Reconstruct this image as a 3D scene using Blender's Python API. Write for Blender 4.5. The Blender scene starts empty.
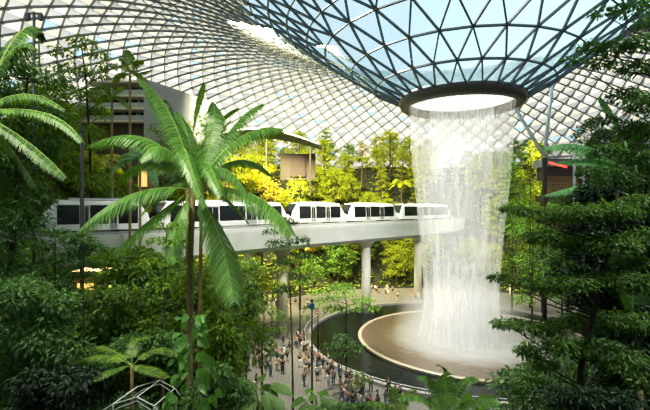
import bpy, math, random
from mathutils import Vector, Matrix, noise
PI = math.pi
R = random.Random(11)
SC = bpy.context.scene
COL = SC.collection
F = 430.0; CX = 325.0; CY = 208.0; EYE = 21.3          # focal length and horizon in pixels, eye height in metres
VX, VY = 22.4, 71.0                                     # axis of the rain funnel

def P(px, py, Y):
    return Vector(((px-CX)/F*Y, Y, EYE-(py-CY)/F*Y))
def proj(v):
    return (CX+v[0]/v[1]*F, CY-(v[2]-EYE)/v[1]*F)
def sm(a, b, t):
    t = max(0.0, min(1.0, (t-a)/(b-a)))
    return t*t*(3-2*t)

# ------------------------------------------------------------------ materials
def new_mat(name):
    m = bpy.data.materials.new(name); m.use_nodes = True
    nt = m.node_tree; nt.nodes.clear()
    out = nt.nodes.new('ShaderNodeOutputMaterial')
    return m, nt, out
def N(nt, t, **kw):
    n = nt.nodes.new(t)
    for k, v in kw.items():
        if k in n.inputs: n.inputs[k].default_value = v
        else: setattr(n, k, v)
    return n
def c4(c): return (c[0], c[1], c[2], 1.0)
def plain(name, col, rough=0.6, metal=0.0, var=0.12, scale=4.0, emit=None, es=0.0, spec=0.5):
    m, nt, out = new_mat(name)
    b = N(nt, 'ShaderNodeBsdfPrincipled', Roughness=rough, Metallic=metal)
    b.inputs['Specular IOR Level'].default_value = spec
    tc = N(nt, 'ShaderNodeTexCoord'); nz = N(nt, 'ShaderNodeTexNoise', Scale=scale, Detail=4.0)
    nt.links.new(tc.outputs['Object'], nz.inputs['Vector'])
    cr = N(nt, 'ShaderNodeValToRGB')
    cr.color_ramp.elements[0].position = 0.3; cr.color_ramp.elements[1].position = 0.7
    cr.color_ramp.elements[0].color = c4([x*(1-var) for x in col]); cr.color_ramp.elements[1].color = c4([min(1, x*(1+var)) for x in col])
    nt.links.new(nz.outputs['Fac'], cr.inputs['Fac']); nt.links.new(cr.outputs['Color'], b.inputs['Base Color'])
    if emit:
        b.inputs['Emission Color'].default_value = c4(emit); b.inputs['Emission Strength'].default_value = es
    nt.links.new(b.outputs[0], out.inputs[0])
    return m
def leaf_mat(name, dark, light, trans=0.45, rough=0.45, gloss=0.035):
    m, nt, out = new_mat(name)
    g = N(nt, 'ShaderNodeNewGeometry'); oi = N(nt, 'ShaderNodeObjectInfo')
    mx = N(nt, 'ShaderNodeMath', operation='MULTIPLY_ADD')
    nt.links.new(g.outputs['Random Per Island'], mx.inputs[0]); mx.inputs[1].default_value = 0.75
    ml = N(nt, 'ShaderNodeMath', operation='MULTIPLY'); nt.links.new(oi.outputs['Random'], ml.inputs[0]); ml.inputs[1].default_value = 0.25
    nt.links.new(ml.outputs[0], mx.inputs[2])
    cr = N(nt, 'ShaderNodeValToRGB')
    cr.color_ramp.elements[0].color = c4(dark); cr.color_ramp.elements[1].color = c4(light)
    nt.links.new(mx.outputs[0], cr.inputs['Fac'])
    d = N(nt, 'ShaderNodeBsdfDiffuse'); t = N(nt, 'ShaderNodeBsdfTranslucent'); gl = N(nt, 'ShaderNodeBsdfGlossy', Roughness=rough)
    nt.links.new(cr.outputs[0], d.inputs['Color'])
    hs = N(nt, 'ShaderNodeHueSaturation', Hue=0.485, Saturation=1.15, Value=1.7); nt.links.new(cr.outputs[0], hs.inputs['Color'])
    nt.links.new(hs.outputs[0], t.inputs['Color'])
    gl.inputs['Color'].default_value = (0.8, 0.9, 0.8, 1)
    m1 = N(nt, 'ShaderNodeMixShader'); m1.inputs[0].default_value = trans
    nt.links.new(d.outputs[0], m1.inputs[1]); nt.links.new(t.outputs[0], m1.inputs[2])
    m2 = N(nt, 'ShaderNodeMixShader'); m2.inputs[0].default_value = gloss
    nt.links.new(m1.outputs[0], m2.inputs[1]); nt.links.new(gl.outputs[0], m2.inputs[2])
    nt.links.new(m2.outputs[0], out.inputs[0])
    return m
def glass_mat(name, tint, gloss=0.06):
    m, nt, out = new_mat(name)
    t = N(nt, 'ShaderNodeBsdfTransparent'); t.inputs[0].default_value = c4(tint)
    g = N(nt, 'ShaderNodeBsdfGlossy', Roughness=0.08)
    mx = N(nt, 'ShaderNodeMixShader'); mx.inputs[0].default_value = gloss
    nt.links.new(t.outputs[0], mx.inputs[1]); nt.links.new(g.outputs[0], mx.inputs[2]); nt.links.new(mx.outputs[0], out.inputs[0])
    return m

L_SUN  = leaf_mat('leaf sunlit', (0.10, 0.16, 0.012), (0.52, 0.58, 0.05), 0.45)  # sunlight on far trees and lit bushes is put into this leaf colour
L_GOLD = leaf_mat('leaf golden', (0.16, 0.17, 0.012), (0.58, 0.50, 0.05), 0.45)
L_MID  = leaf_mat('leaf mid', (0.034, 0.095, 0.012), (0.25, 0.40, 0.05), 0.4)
L_DARK = leaf_mat('leaf dark', (0.012, 0.052, 0.012), (0.12, 0.26, 0.055), 0.38)  # near-slope shade, lifted in place of fill light, set in the leaf colour
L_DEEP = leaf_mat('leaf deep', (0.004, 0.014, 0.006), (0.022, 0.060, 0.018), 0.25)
L_PALM = leaf_mat('leaf palm', (0.035, 0.12, 0.020), (0.20, 0.38, 0.065), 0.42, 0.4, 0.045)
L_PALE = leaf_mat('leaf pale', (0.08, 0.21, 0.09), (0.22, 0.42, 0.20), 0.38, 0.4, 0.05)
L_LIME = leaf_mat('leaf lime', (0.06, 0.18, 0.03), (0.20, 0.44, 0.08), 0.4, 0.4, 0.05)
L_TIER = leaf_mat('leaf tier', (0.014, 0.055, 0.010), (0.17, 0.32, 0.055), 0.38)
BARK   = plain('bark', (0.10, 0.075, 0.045), 0.9, var=0.4, scale=8)
BARKD  = plain('dark bark', (0.025, 0.022, 0.016), 0.9, var=0.4, scale=8)
STALK  = plain('stalk', (0.20, 0.30, 0.07), 0.6, var=0.2)
CONC   = plain('painted concrete', (0.50, 0.54, 0.52), 0.6, var=0.06, scale=0.4)
PIER   = plain('pier concrete', (0.60, 0.58, 0.48), 0.7, var=0.08, scale=0.6)
WHITE  = plain('white paint', (0.78, 0.80, 0.80), 0.3, var=0.03)
GREY   = plain('grey metal', (0.28, 0.30, 0.31), 0.45, var=0.05)
DGREY  = plain('dark grey metal', (0.03, 0.035, 0.038), 0.5, var=0.1)
BLACKG = plain('black window glass', (0.012, 0.016, 0.018), 0.08, var=0.05)
STRUT  = plain('pale steel', (0.62, 0.68, 0.70), 0.4, var=0.05)
WOOD   = plain('warm timber', (0.30, 0.17, 0.08), 0.6, var=0.25, scale=3)
RED    = plain('red lit sign', (0.7, 0.05, 0.04), 0.4, emit=(1, 0.08, 0.05), es=3.0)
WARM   = plain('warm lit panel', (0.8, 0.5, 0.2), 0.5, emit=(1, 0.62, 0.2), es=1.2)
BEAM   = plain('roof beam grey', (0.085, 0.12, 0.13), 0.5, var=0.1, scale=0.2)
BEAMW  = plain('roof beam pale', (0.22, 0.24, 0.235), 0.5, var=0.15, scale=0.2)
RINGM  = plain('funnel rim bronze', (0.10, 0.094, 0.08), 0.45, var=0.08, scale=0.5)
GLASS  = glass_mat('roof glass', (0.93, 0.97, 0.98))
def milky_glass():
    m, nt, out = new_mat('milky roof glass')
    t = N(nt, 'ShaderNodeBsdfTransparent'); t.inputs[0].default_value = (0.93, 0.97, 0.99, 1)
    tl = N(nt, 'ShaderNodeBsdfTranslucent'); tl.inputs[0].default_value = (0.19, 0.29, 0.345, 1)
    tc = N(nt, 'ShaderNodeTexCoord'); nz = N(nt, 'ShaderNodeTexNoise', Scale=0.9, Detail=8.0, Roughness=0.7); nt.links.new(tc.outputs['Object'], nz.inputs['Vector'])
    mr = N(nt, 'ShaderNodeMapRange'); mr.inputs['From Min'].default_value = 0.35; mr.inputs['From Max'].default_value = 0.65
    mr.inputs['To Min'].default_value = 0.45; mr.inputs['To Max'].default_value = 0.72; nt.links.new(nz.outputs['Fac'], mr.inputs['Value'])
    mx = N(nt, 'ShaderNodeMixShader'); nt.links.new(mr.outputs[0], mx.inputs[0]); nt.links.new(t.outputs[0], mx.inputs[1]); nt.links.new(tl.outputs[0], mx.inputs[2])
    nt.links.new(mx.outputs[0], out.inputs[0]); return m
GLASS2 = milky_glass()  # mottled mix of clear and translucent pale blue

def shade_panel_mat(nm='white louvre shade', c0=(0.46, 0.43, 0.36, 1), c1=(0.74, 0.70, 0.62, 1)):
    m, nt, out = new_mat(nm)
    g = N(nt, 'ShaderNodeNewGeometry')
    cr = N(nt, 'ShaderNodeValToRGB')
    cr.color_ramp.elements[0].color = c0; cr.color_ramp.elements[1].color = c1
    nt.links.new(g.outputs['Random Per Island'], cr.inputs['Fac'])
    d = N(nt, 'ShaderNodeBsdfDiffuse'); t = N(nt, 'ShaderNodeBsdfTranslucent')
    nt.links.new(cr.outputs[0], d.inputs[0]); nt.links.new(cr.outputs[0], t.inputs[0])
    mx = N(nt, 'ShaderNodeMixShader'); mx.inputs[0].default_value = 0.62
    nt.links.new(d.outputs[0], mx.inputs[1]); nt.links.new(t.outputs[0], mx.inputs[2]); nt.links.new(mx.outputs[0], out.inputs[0])
    return m
SHADE = shade_panel_mat()
SHADE2 = shade_panel_mat('grey half-shade', (0.24, 0.26, 0.27, 1), (0.40, 0.415, 0.41, 1))  # grey half of each roof cell; the cell's shading is put into the colour

def water_mat(name, lo, hi, top_z, seed, ang=34.0, base=0.0):
    """falling water: fine vertical streaks of white over clear gaps, denser towards the top and the foot"""
    m, nt, out = new_mat(name)
    tc = N(nt, 'ShaderNodeTexCoord'); sp = N(nt, 'ShaderNodeSeparateXYZ'); nt.links.new(tc.outputs['Object'], sp.inputs[0])
    at = N(nt, 'ShaderNodeMath', operation='ARCTAN2'); nt.links.new(sp.outputs['Y'], at.inputs[0]); nt.links.new(sp.outputs['X'], at.inputs[1])
    def streak(ka, kz, detail, sd):
        ma = N(nt, 'ShaderNodeMath', operation='MULTIPLY'); nt.links.new(at.outputs[0], ma.inputs[0]); ma.inputs[1].default_value = ka
        mz = N(nt, 'ShaderNodeMath', operation='MULTIPLY'); nt.links.new(sp.outputs['Z'], mz.inputs[0]); mz.inputs[1].default_value = kz
        cb = N(nt, 'ShaderNodeCombineXYZ'); nt.links.new(ma.outputs[0], cb.inputs[0]); nt.links.new(mz.outputs[0], cb.inputs[1]); cb.inputs[2].default_value = sd
        nz = N(nt, 'ShaderNodeTexNoise', Scale=1.0, Detail=detail, Roughness=0.65); nt.links.new(cb.outputs[0], nz.inputs['Vector'])
        return nz
    a = streak(ang*1.7, 0.22, 5.0, seed); b = streak(4.0, 0.04, 2.0, seed+7)
    ad = N(nt, 'ShaderNodeMath', operation='MULTIPLY_ADD'); nt.links.new(a.outputs['Fac'], ad.inputs[0]); ad.inputs[1].default_value = 0.75
    bm = N(nt, 'ShaderNodeMath', operation='MULTIPLY'); nt.links.new(b.outputs['Fac'], bm.inputs[0]); bm.inputs[1].default_value = 0.35
    nt.links.new(bm.outputs[0], ad.inputs[2])
    mr = N(nt, 'ShaderNodeMapRange'); mr.inputs['From Min'].default_value = 0.40; mr.inputs['From Max'].default_value = 0.72
    mr.inputs['To Min'].default_value = lo; mr.inputs['To Max'].default_value = hi; nt.links.new(ad.outputs[0], mr.inputs['Value'])
    # density with height
    zr = N(nt, 'ShaderNodeMapRange'); zr.inputs['From Min'].default_value = 0; zr.inputs['From Max'].default_value = top_z
    nt.links.new(sp.outputs['Z'], zr.inputs['Value'])
    cr = N(nt, 'ShaderNodeValToRGB'); e = cr.color_ramp.elements
    e[0].position = 0.0; e[0].color = (1.2,)*3+(1,); e[1].position = 1.0; e[1].color = (1.0,)*3+(1,)
    for p_, v in ((0.15, 1.05), (0.32, 0.80), (0.5, 0.55), (0.7, 0.55), (0.84, 0.85), (0.93, 1.25)):
        q = e.new(p_); q.color = (v, v, v, 1)
    nt.links.new(zr.outputs[0], cr.inputs[0])
    mu = N(nt, 'ShaderNodeMath', operation='MULTIPLY'); mu.use_clamp = True
    nt.links.new(mr.outputs[0], mu.inputs[0]); nt.links.new(cr.outputs[0], mu.inputs[1])
    ba = N(nt, 'ShaderNodeMath', operation='ADD'); ba.use_clamp = True; nt.links.new(mu.outputs[0], ba.inputs[0]); ba.inputs[1].default_value = base
    tr = N(nt, 'ShaderNodeBsdfTransparent'); d = N(nt, 'ShaderNodeBsdfDiffuse'); t = N(nt, 'ShaderNodeBsdfTranslucent')
    d.inputs[0].default_value = (0.95, 0.95, 0.93, 1); t.inputs[0].default_value = (0.97, 0.99, 1, 1)
    m1 = N(nt, 'ShaderNodeMixShader'); m1.inputs[0].default_value = 0.6
    nt.links.new(d.outputs[0], m1.inputs[1]); nt.links.new(t.outputs[0], m1.inputs[2])
    m2 = N(nt, 'ShaderNodeMixShader'); nt.links.new(ba.outputs[0], m2.inputs[0])
    nt.links.new(tr.outputs[0], m2.inputs[1]); nt.links.new(m1.outputs[0], m2.inputs[2]); nt.links.new(m2.outputs[0], out.inputs[0])
    return m

# ------------------------------------------------------------------ mesh builder
class MB:
    def __init__(s): s.v = []; s.f = []
    def add(s, vs, fs):
        o = len(s.v); s.v.extend([tuple(a) for a in vs]); s.f.extend([tuple(i+o for i in f) for f in fs]); return s
    def box(s, c, size, rot=0.0, M=None):
        c = Vector(c); hx, hy, hz = size[0]/2, size[1]/2, size[2]/2
        Rm = M if M is not None else Matrix.Rotation(rot, 3, 'Z')
        vs = [c+Rm@Vector((x*hx, y*hy, z*hz)) for z in (-1, 1) for x, y in ((-1, -1), (1, -1), (1, 1), (-1, 1))]
        return s.add(vs, [(3, 2, 1, 0), (4, 5, 6, 7), (0, 1, 5, 4), (1, 2, 6, 5), (2, 3, 7, 6), (3, 0, 4, 7)])
    def bar(s, a, b, w, d, nrm):
        a, b, n = Vector(a), Vector(b), Vector(nrm).normalized()
        t = (b-a).normalized(); sd = t.cross(n).normalized()*w/2; n = n*d
        vs = [a-sd, a+sd, a+sd+n, a-sd+n, b-sd, b+sd, b+sd+n, b-sd+n]
        return s.add(vs, [(0, 1, 5, 4), (1, 2, 6, 5), (2, 3, 7, 6), (3, 0, 4, 7), (0, 3, 2, 1), (4, 5, 6, 7)])
    def tube(s, pts, rad, n=8, cap=True):
        pts = [Vector(p) for p in pts]; k = len(pts)
        rads = rad if isinstance(rad, (list, tuple)) else [rad]*k
        vs = []; fs = []
        ref = Vector((0, 0, 1)) if abs((pts[-1]-pts[0]).normalized().z) < 0.9 else Vector((1, 0, 0))
        for i, p in enumerate(pts):
            t = (pts[min(i+1, k-1)]-pts[max(i-1, 0)]).normalized()
            u = t.cross(ref).normalized(); w = t.cross(u)
            for j in range(n):
                a = 2*PI*j/n; vs.append(p+(u*math.cos(a)+w*math.sin(a))*rads[i])
        for i in range(k-1):
            for j in range(n):
                fs.append((i*n+j, i*n+(j+1) % n, (i+1)*n+(j+1) % n, (i+1)*n+j))
        if cap: fs.append(tuple(range(n-1, -1, -1))); fs.append(tuple((k-1)*n+j for j in range(n)))
        return s.add(vs, fs)
    def lathe(s, prof, n=96, a0=0.0, a1=2*PI, c=(0, 0), closed=False, flip=False):
        full = abs(a1-a0-2*PI) < 1e-6; m = n if full else n+1; vs = []; fs = []; k = len(prof)
        for i in range(m):
            a = a0+(a1-a0)*i/n
            for r, z in prof: vs.append((c[0]+r*math.cos(a), c[1]+r*math.sin(a), z))
        for i in range(n):
            j = (i+1) % m
            for q in range(k if closed else k-1):
                q2 = (q+1) % k
                fs.append((i*k+q, j*k+q, j*k+q2, i*k+q2) if not flip else (i*k+q, i*k+q2, j*k+q2, j*k+q))
        return s.add(vs, fs)
    def leaf(s, p, d, nrm, L, W, fold=0.15):
        """pointed leaf of four triangles, folded a little along its midrib"""
        d = d.normalized(); sd = d.cross(nrm)
        if sd.length < 1e-4: sd = d.orthogonal()
        sd = sd.normalized(); up = sd.cross(d)
        a = p; m = p+d*L*0.45; t = p+d*L-up*L*0.12
        l = m+sd*W/2+up*W*fold; r = m-sd*W/2+up*W*fold
        o = len(s.v); s.v.extend([tuple(a), tuple(l), tuple(m), tuple(r), tuple(t)])
        s.f.extend([(o, o+2, o+1), (o, o+3, o+2), (o+1, o+2, o+4), (o+2, o+3, o+4)])
    def mesh(s, name, mat, smooth=False):
        me = bpy.data.meshes.new(name); me.from_pydata(s.v, [], s.f); me.materials.append(mat)
        if smooth: me.polygons.foreach_set('use_smooth', [True]*len(me.polygons))
        me.update(); return me
    def build(s, name, mat, parent=None, smooth=False):
        return obj(name, s.mesh(name, mat, smooth), parent)
def obj(name, me, parent=None):
    o = bpy.data.objects.new(name, me); COL.objects.link(o)
    if parent: o.parent = parent
    return o
def tag(o, label, cat, group=None, kind=None):
    o['label'] = label; o['category'] = cat
    if group: o['group'] = group
    if kind: o['kind'] = kind
    return o
def thing(name, label, cat, loc=(0, 0, 0), rz=0, group=None):
    o = bpy.data.objects.new(name, None); COL.objects.link(o); o.location = loc; o.rotation_euler = (0, 0, rz)
    o.empty_display_size = 0.2
    return tag(o, label, cat, group)
def struct(o): o['kind'] = 'structure'; return o

# ------------------------------------------------------------------ terrain
def plaza_r(x, y): return 37.5+6.0*sm(60, 90, y)
def height(x, y):
    r = math.hypot(x-VX, y-VY); pr = plaza_r(x, y)
    hmax = 13.0+22*sm(55, 110, y)
    w = 27.0+8*sm(55, 105, y)
    h = hmax*sm(0, 1, (r-pr)/w)
    if y < 52: h = min(h, 12.5)
    if r > pr+1: h += 0.9*noise.noise(Vector((x*0.09, y*0.09, 3)))*min(1, (r-pr-1)/6)
    return max(h, 0.0)

def build_ground():
    mb = MB(); x0, x1, y0, y1 = -95, 140, -24, 168; nx, ny = 118, 96
    for j in range(ny+1):
        for i in range(nx+1):
            x = x0+(x1-x0)*i/nx; y = y0+(y1-y0)*j/ny
            r = math.hypot(x-VX, y-VY)
            mb.v.append((x, y, height(x, y)-(0 if r > plaza_r(x, y)+0.5 else (0.06 if r > 26.5 else 1.2))))
    for j in range(ny):
        for i in range(nx):
            a = j*(nx+1)+i; mb.f.append((a, a+1, a+nx+2, a+nx+1))
    g = mb.build('floor_garden_slope', plain('garden soil', (0.020, 0.026, 0.012), 0.95, var=0.5, scale=0.6), None, True)
    struct(g)
build_ground()

def paving():
    m, nt, out = new_mat('stone paving')
    b = N(nt, 'ShaderNodeBsdfPrincipled', Roughness=0.55)
    tc = N(nt, 'ShaderNodeTexCoord'); br = N(nt, 'ShaderNodeTexBrick', Scale=0.5)
    br.inputs['Color1'].default_value = (0.17, 0.17, 0.16, 1); br.inputs['Color2'].default_value = (0.20, 0.19, 0.17, 1); br.inputs['Mortar'].default_value = (0.10, 0.10, 0.09, 1)
    br.inputs['Mortar Size'].default_value = 0.02
    nt.links.new(tc.outputs['Object'], br.inputs['Vector']); nt.links.new(br.outputs['Color'], b.inputs['Base Color']); nt.links.new(b.outputs[0], out.inputs[0])
    return m
# plaza: ring around the pond following plaza_r
mb = MB(); n = 160
for i in range(n):
    a = 2*PI*i/n; ca, sa = math.cos(a), math.sin(a)
    ro = plaza_r(VX, VY+38*sa)
    mb.v.append((VX+25.2*ca, VY+25.2*sa, 0)); mb.v.append((VX+(ro+0.4)*ca, VY+(ro+0.4)*sa, 0))
for i in range(n):
    j = (i+1) % n; mb.f.append((2*i, 2*i+1, 2*j+1, 2*j))
struct(mb.build('floor', paving()))

# ------------------------------------------------------------------ roof: toroidal diagrid with funnel
PKEY = [(9.8, 17.9), (14.0, 20.0), (18.0, 22.7), (22.4, 25.6), (26.6, 28.3), (31.5, 31.3), (36, 33.7), (40.5, 35.5), (45, 36.8), (49, 37.6), (53, 38.0), (57, 38.1),
        (61, 37.8), (65, 37.1), (69, 36.0), (73, 34.4), (77, 32.3), (81, 29.6), (84.8, 26.3), (88, 22.4), (90.6, 18), (92.6, 13.2), (94, 8), (94.8, 2.5), (95.2, -3), (95.4, -9), (95.5, -15), (95.5, -21)]
PROF = PKEY[:4]
_p = Vector(PKEY[3])
for _a, _b in zip(PKEY[3:], PKEY[4:]):          # even spacing outwards, a little finer away from the funnel
    _a, _b = Vector(_a), Vector(_b)
    for _k in range(1, 11):
        _q = _a.lerp(_b, _k/10)
        if (_q-_p).length >= (3.4 if len(PROF) < 8 else 2.35): PROF.append((_q.x, _q.y)); _p = _q
NG = 8
def ring_n(i): return 28 if i < 4 else (56 if i < 8 else 112)
def roof_z(r):
    for (a, za), (b, zb) in zip(PKEY, PKEY[1:]):
        if a <= r <= b: return EYE+za+(zb-za)*(r-a)/max(b-a, 1e-6)
    return EYE+17 if r < 20 else 0
rings = []
for i, (r, z) in enumerate(PROF):
    n = ring_n(i); off = 0.5*(i % 2)
    if n == 56: off *= 1.0
    rings.append([Vector((VX+r*math.cos(2*PI*(k+off)/n), VY+r*math.sin(2*PI*(k+off)/n), EYE+z)) for k in range(n)])
def in_normal(p, i):
    r0, z0 = PROF[max(i-1, 0)]; r1, z1 = PROF[min(i+1, len(PROF)-1)]
    d = Vector((p.x-VX, p.y-VY, 0)).normalized(); tr, tz = r1-r0, z1-z0
    nn = (d*tz+Vector((0, 0, -tr))).normalized()    # pointing into the hall
    return nn
edges = set(); tris = []
for i in range(len(rings)-1):
    A, B = rings[i], rings[i+1]; na, nb = len(A), len(B)
    oa, ob = 0.5*(i % 2), 0.5*((i+1) % 2)
    for k in range(na): edges.add(((i, k), (i, (k+1) % na)))
    # zip by angle
    ia = ib = 0
    fa = lambda k: (k+oa)/na
    fb = lambda k: (k+ob)/nb
    while ia < na or ib < nb:
        a = (i, ia % na); b = (i+1, ib % nb)
        edges.add((a, b))
        if ib >= nb or (ia < na and fa(ia+1) <= fb(ib+1)+1e-9 and not (nb == na and False)):
            tris.append((a, (i, (ia+1) % na), b, 0)); ia += 1
        else:
            tris.append((a, (i+1, (ib+1) % nb), b, 1)); ib += 1
V = lambda q: rings[q[0]][q[1]]
ceiling = bpy.data.objects.new('ceiling', None); COL.objects.link(ceiling); struct(ceiling)
ceiling.location = (0, 0, 0)
bn, bf = MB(), MB()
for a, b in edges:
    pa, pb = V(a), V(b); nn = (in_normal(pa, a[0])+in_normal(pb, b[0])).normalized()
    inner = min(a[0], b[0]) < NG-1
    if inner: bn.bar(pa, pb, 0.20, 0.36, nn)
    elif a[0] == b[0]: bf.bar(pa, pb, 0.07, 0.30, nn)
    else: bf.bar(pa, pb, 0.15, 0.50, nn)
bn.build('funnel_beam_lattice', BEAM, ceiling); bf.build('dome_beam_lattice', BEAMW, ceiling)
gl, shd, shl = MB(), MB(), MB()
for a, b, c, up in tris:
    pa, pb, pc = V(a), V(b), V(c)
    lo = min(a[0], b[0], c[0])
    na_ = in_normal(pa, a[0])*-0.02
    cen = (pa+pb+pc)/3
    if lo < NG-1 or (lo == NG-1 and not up):
        gl.add([pa+na_, pb+na_, pc+na_], [(0, 1, 2)]); continue
    nn = in_normal(cen, a[0]); vs = [cen+(p-cen)*0.97+nn*0.05 for p in (pa, pb, pc)]
    zz = sorted(range(3), key=lambda q: vs[q].z)
    if up:                                   # tilt each shade like a scale: its lowest corner hangs into the hall
        vs[zz[0]] = vs[zz[0]]+nn*0.75
        shd.add(vs, [(0, 1, 2)])
    elif (lo*7+a[1]*3+int(cen.x)) % 9 < (6 if lo < 10 else 1):
        gl.add([pa+na_, pb+na_, pc+na_], [(0, 1, 2)])
    else:
        vs[zz[2]] = vs[zz[2]]+nn*0.3
        shl.add(vs, [(0, 1, 2)])
gl.build('glass_panes', GLASS2, ceiling); shd.build('shade_panels', SHADE, ceiling); shl.build('grey_shade_panels', SHADE2, ceiling)
rm = MB().lathe([(9.9, EYE+18.3), (10.1, EYE+17.7), (9.8, EYE+16.7), (8.9, EYE+16.4), (8.4, EYE+16.9), (8.4, EYE+18.0), (9.2, EYE+18.4)], 96, c=(VX, VY), closed=True)
rm.build('funnel_rim', RINGM, ceiling, True)
cap = MB().lathe([(8.5, EYE+17.8), (5.5, EYE+18.5), (2.5, EYE+18.8), (0.01, EYE+18.9)], 48, c=(VX, VY))
cap.build('oculus_skylight', plain('bright skylight', (0.9, 0.9, 0.88), 0.5, var=0.02, emit=(1, 0.97, 0.90), es=1.2), ceiling, True)  # emission stands in for the bright sky above the opening

# ------------------------------------------------------------------ pond, basin, waterfall
coping = thing('pond_basin', 'dark circular pond ringed by a pale stone kerb around the waterfall', 'pond', (VX, VY, 0))
MB().lathe([(24.7, -0.6), (24.7, 0.42), (25.3, 0.42), (25.3, -0.05)], 128).build('kerb', plain('pale kerb', (0.26, 0.25, 0.23), 0.6), coping)
def pond_mat():
    m, nt, out = new_mat('dark pond water')
    b = N(nt, 'ShaderNodeBsdfPrincipled', Roughness=0.06); b.inputs['Base Color'].default_value = (0.010, 0.014, 0.013, 1)
    b.inputs['IOR'].default_value = 1.33; b.inputs['Specular IOR Level'].default_value = 0.35
    tc = N(nt, 'ShaderNodeTexCoord'); nz = N(nt, 'ShaderNodeTexNoise', Scale=1.4, Detail=3.0); nt.links.new(tc.outputs['Object'], nz.inputs['Vector'])
    bp = N(nt, 'ShaderNodeBump', Strength=0.25, Distance=0.15); nt.links.new(nz.outputs['Fac'], bp.inputs['Height']); nt.links.new(bp.outputs[0], b.inputs['Normal'])
    nt.links.new(b.outputs[0], out.inputs[0]); return m
w = MB().lathe([(24.8, 0.0), (16.0, 0.0)], 128).build('pond_water', pond_mat(), coping)
basin = thing('acrylic_basin', 'wide round pale basin catching the falling water in the pond middle', 'basin', (VX+1.5, VY-1.1, 0))
MB().lathe([(17.9, -0.5), (17.9, 0.32), (18.0, 0.40), (18.4, 0.40), (18.5, 0.3), (18.3, -0.5)], 128).build('rim', plain('cream basin rim', (0.33, 0.29, 0.21), 0.4, var=0.05), basin)
def dish_mat():
    m, nt, out = new_mat('wet basin')
    b = N(nt, 'ShaderNodeBsdfPrincipled', Roughness=0.28); b.inputs['Specular IOR Level'].default_value = 0.5
    tc = N(nt, 'ShaderNodeTexCoord'); ln = N(nt, 'ShaderNodeVectorMath', operation='LENGTH'); nt.links.new(tc.outputs['Object'], ln.inputs[0])
    nz = N(nt, 'ShaderNodeTexNoise', Scale=0.5, Detail=4.0); nt.links.new(tc.outputs['Object'], nz.inputs['Vector'])
    ma = N(nt, 'ShaderNodeMath', operation='MULTIPLY_ADD'); nt.links.new(nz.outputs['Fac'], ma.inputs[0]); ma.inputs[1].default_value = 5.0; nt.links.new(ln.outputs['Value'], ma.inputs[2])
    mr = N(nt, 'ShaderNodeMapRange'); mr.inputs['From Min'].default_value = 7.5; mr.inputs['From Max'].default_value = 16.5; nt.links.new(ma.outputs[0], mr.inputs['Value'])
    cr = N(nt, 'ShaderNodeValToRGB'); cr.color_ramp.elements[0].color = (0.34, 0.35, 0.33, 1); cr.color_ramp.elements[1].color = (0.085, 0.066, 0.048, 1)
    nt.links.new(mr.outputs[0], cr.inputs[0]); nt.links.new(cr.outputs[0], b.inputs['Base Color'])
    bp = N(nt, 'ShaderNodeBump', Strength=0.3, Distance=0.2); n2 = N(nt, 'ShaderNodeTexNoise', Scale=2.0, Detail=4.0); nt.links.new(tc.outputs['Object'], n2.inputs['Vector'])
    nt.links.new(n2.outputs['Fac'], bp.inputs['Height']); nt.links.new(bp.outputs[0], b.inputs['Normal'])
    nt.links.new(b.outputs[0], out.inputs[0]); return m
MB().lathe([(17.95, 0.28), (14, 0.16), (10, 0.0), (6, -0.2), (0.01, -0.3)], 96).build('dish', dish_mat(), basin, True)

TOPZ = EYE+17.2
fall = thing('waterfall', 'tall white column of falling water pouring from the roof funnel', 'waterfall', (VX, VY, 0))
def col_prof(s, foot=0.0):
    pts = [(8.35, 1.0), (8.25, .95), (8.1, .85), (7.75, .72), (7.3, .6), (6.7, .45), (6.2, .3), (5.9, .16), (6.1+foot*.5, .06), (6.4+foot, .0)]
    return [(r*s, TOPZ*t) for r, t in pts]
MB().lathe(col_prof(1.0, 0.6), 128).build('outer_curtain', water_mat('outer water', -0.10, 0.56, TOPZ, 1.0, 34), fall, True)
MB().lathe(col_prof(0.93), 128).build('middle_curtain', water_mat('middle water', -0.10, 0.36, TOPZ, 4.0, 26), fall, True)
MB().lathe(col_prof(0.62), 96).build('inner_curtain', water_mat('inner water', -0.05, 0.30, TOPZ, 9.0, 18), fall, True)

def vol_mat(name, dens, col):
    m, nt, out = new_mat(name)
    v = N(nt, 'ShaderNodeVolumePrincipled'); v.inputs['Color'].default_value = c4(col); v.inputs['Anisotropy'].default_value = 0.3
    tc = N(nt, 'ShaderNodeTexCoord'); ln = N(nt, 'ShaderNodeVectorMath', operation='LENGTH'); nt.links.new(tc.outputs['Object'], ln.inputs[0])
    mr = N(nt, 'ShaderNodeMapRange'); mr.inputs['From Min'].default_value = 1.0; mr.inputs['From Max'].default_value = 0.2
    mr.inputs['To Min'].default_value = 0.0; mr.inputs['To Max'].default_value = dens; nt.links.new(ln.outputs['Value'], mr.inputs['Value'])
    nt.links.new(mr.outputs[0], v.inputs['Density']); nt.links.new(v.outputs[0], out.inputs['Volume'])
    return m
def uv_sphere(name, mat, parent, loc, scale):
    mb = MB().lathe([(math.sin(PI*i/16)+1e-4*(i in (0, 16)), math.cos(PI*i/16)) for i in range(17)], 32, flip=True)
    o = mb.build(name, mat, parent); o.location = loc; o.scale = scale; return o
uv_sphere('mist', vol_mat('spray mist', 0.2, (1, 1, 1)), fall, (0, 0, 1.5), (11.5, 11.5, 8.5))

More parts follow.
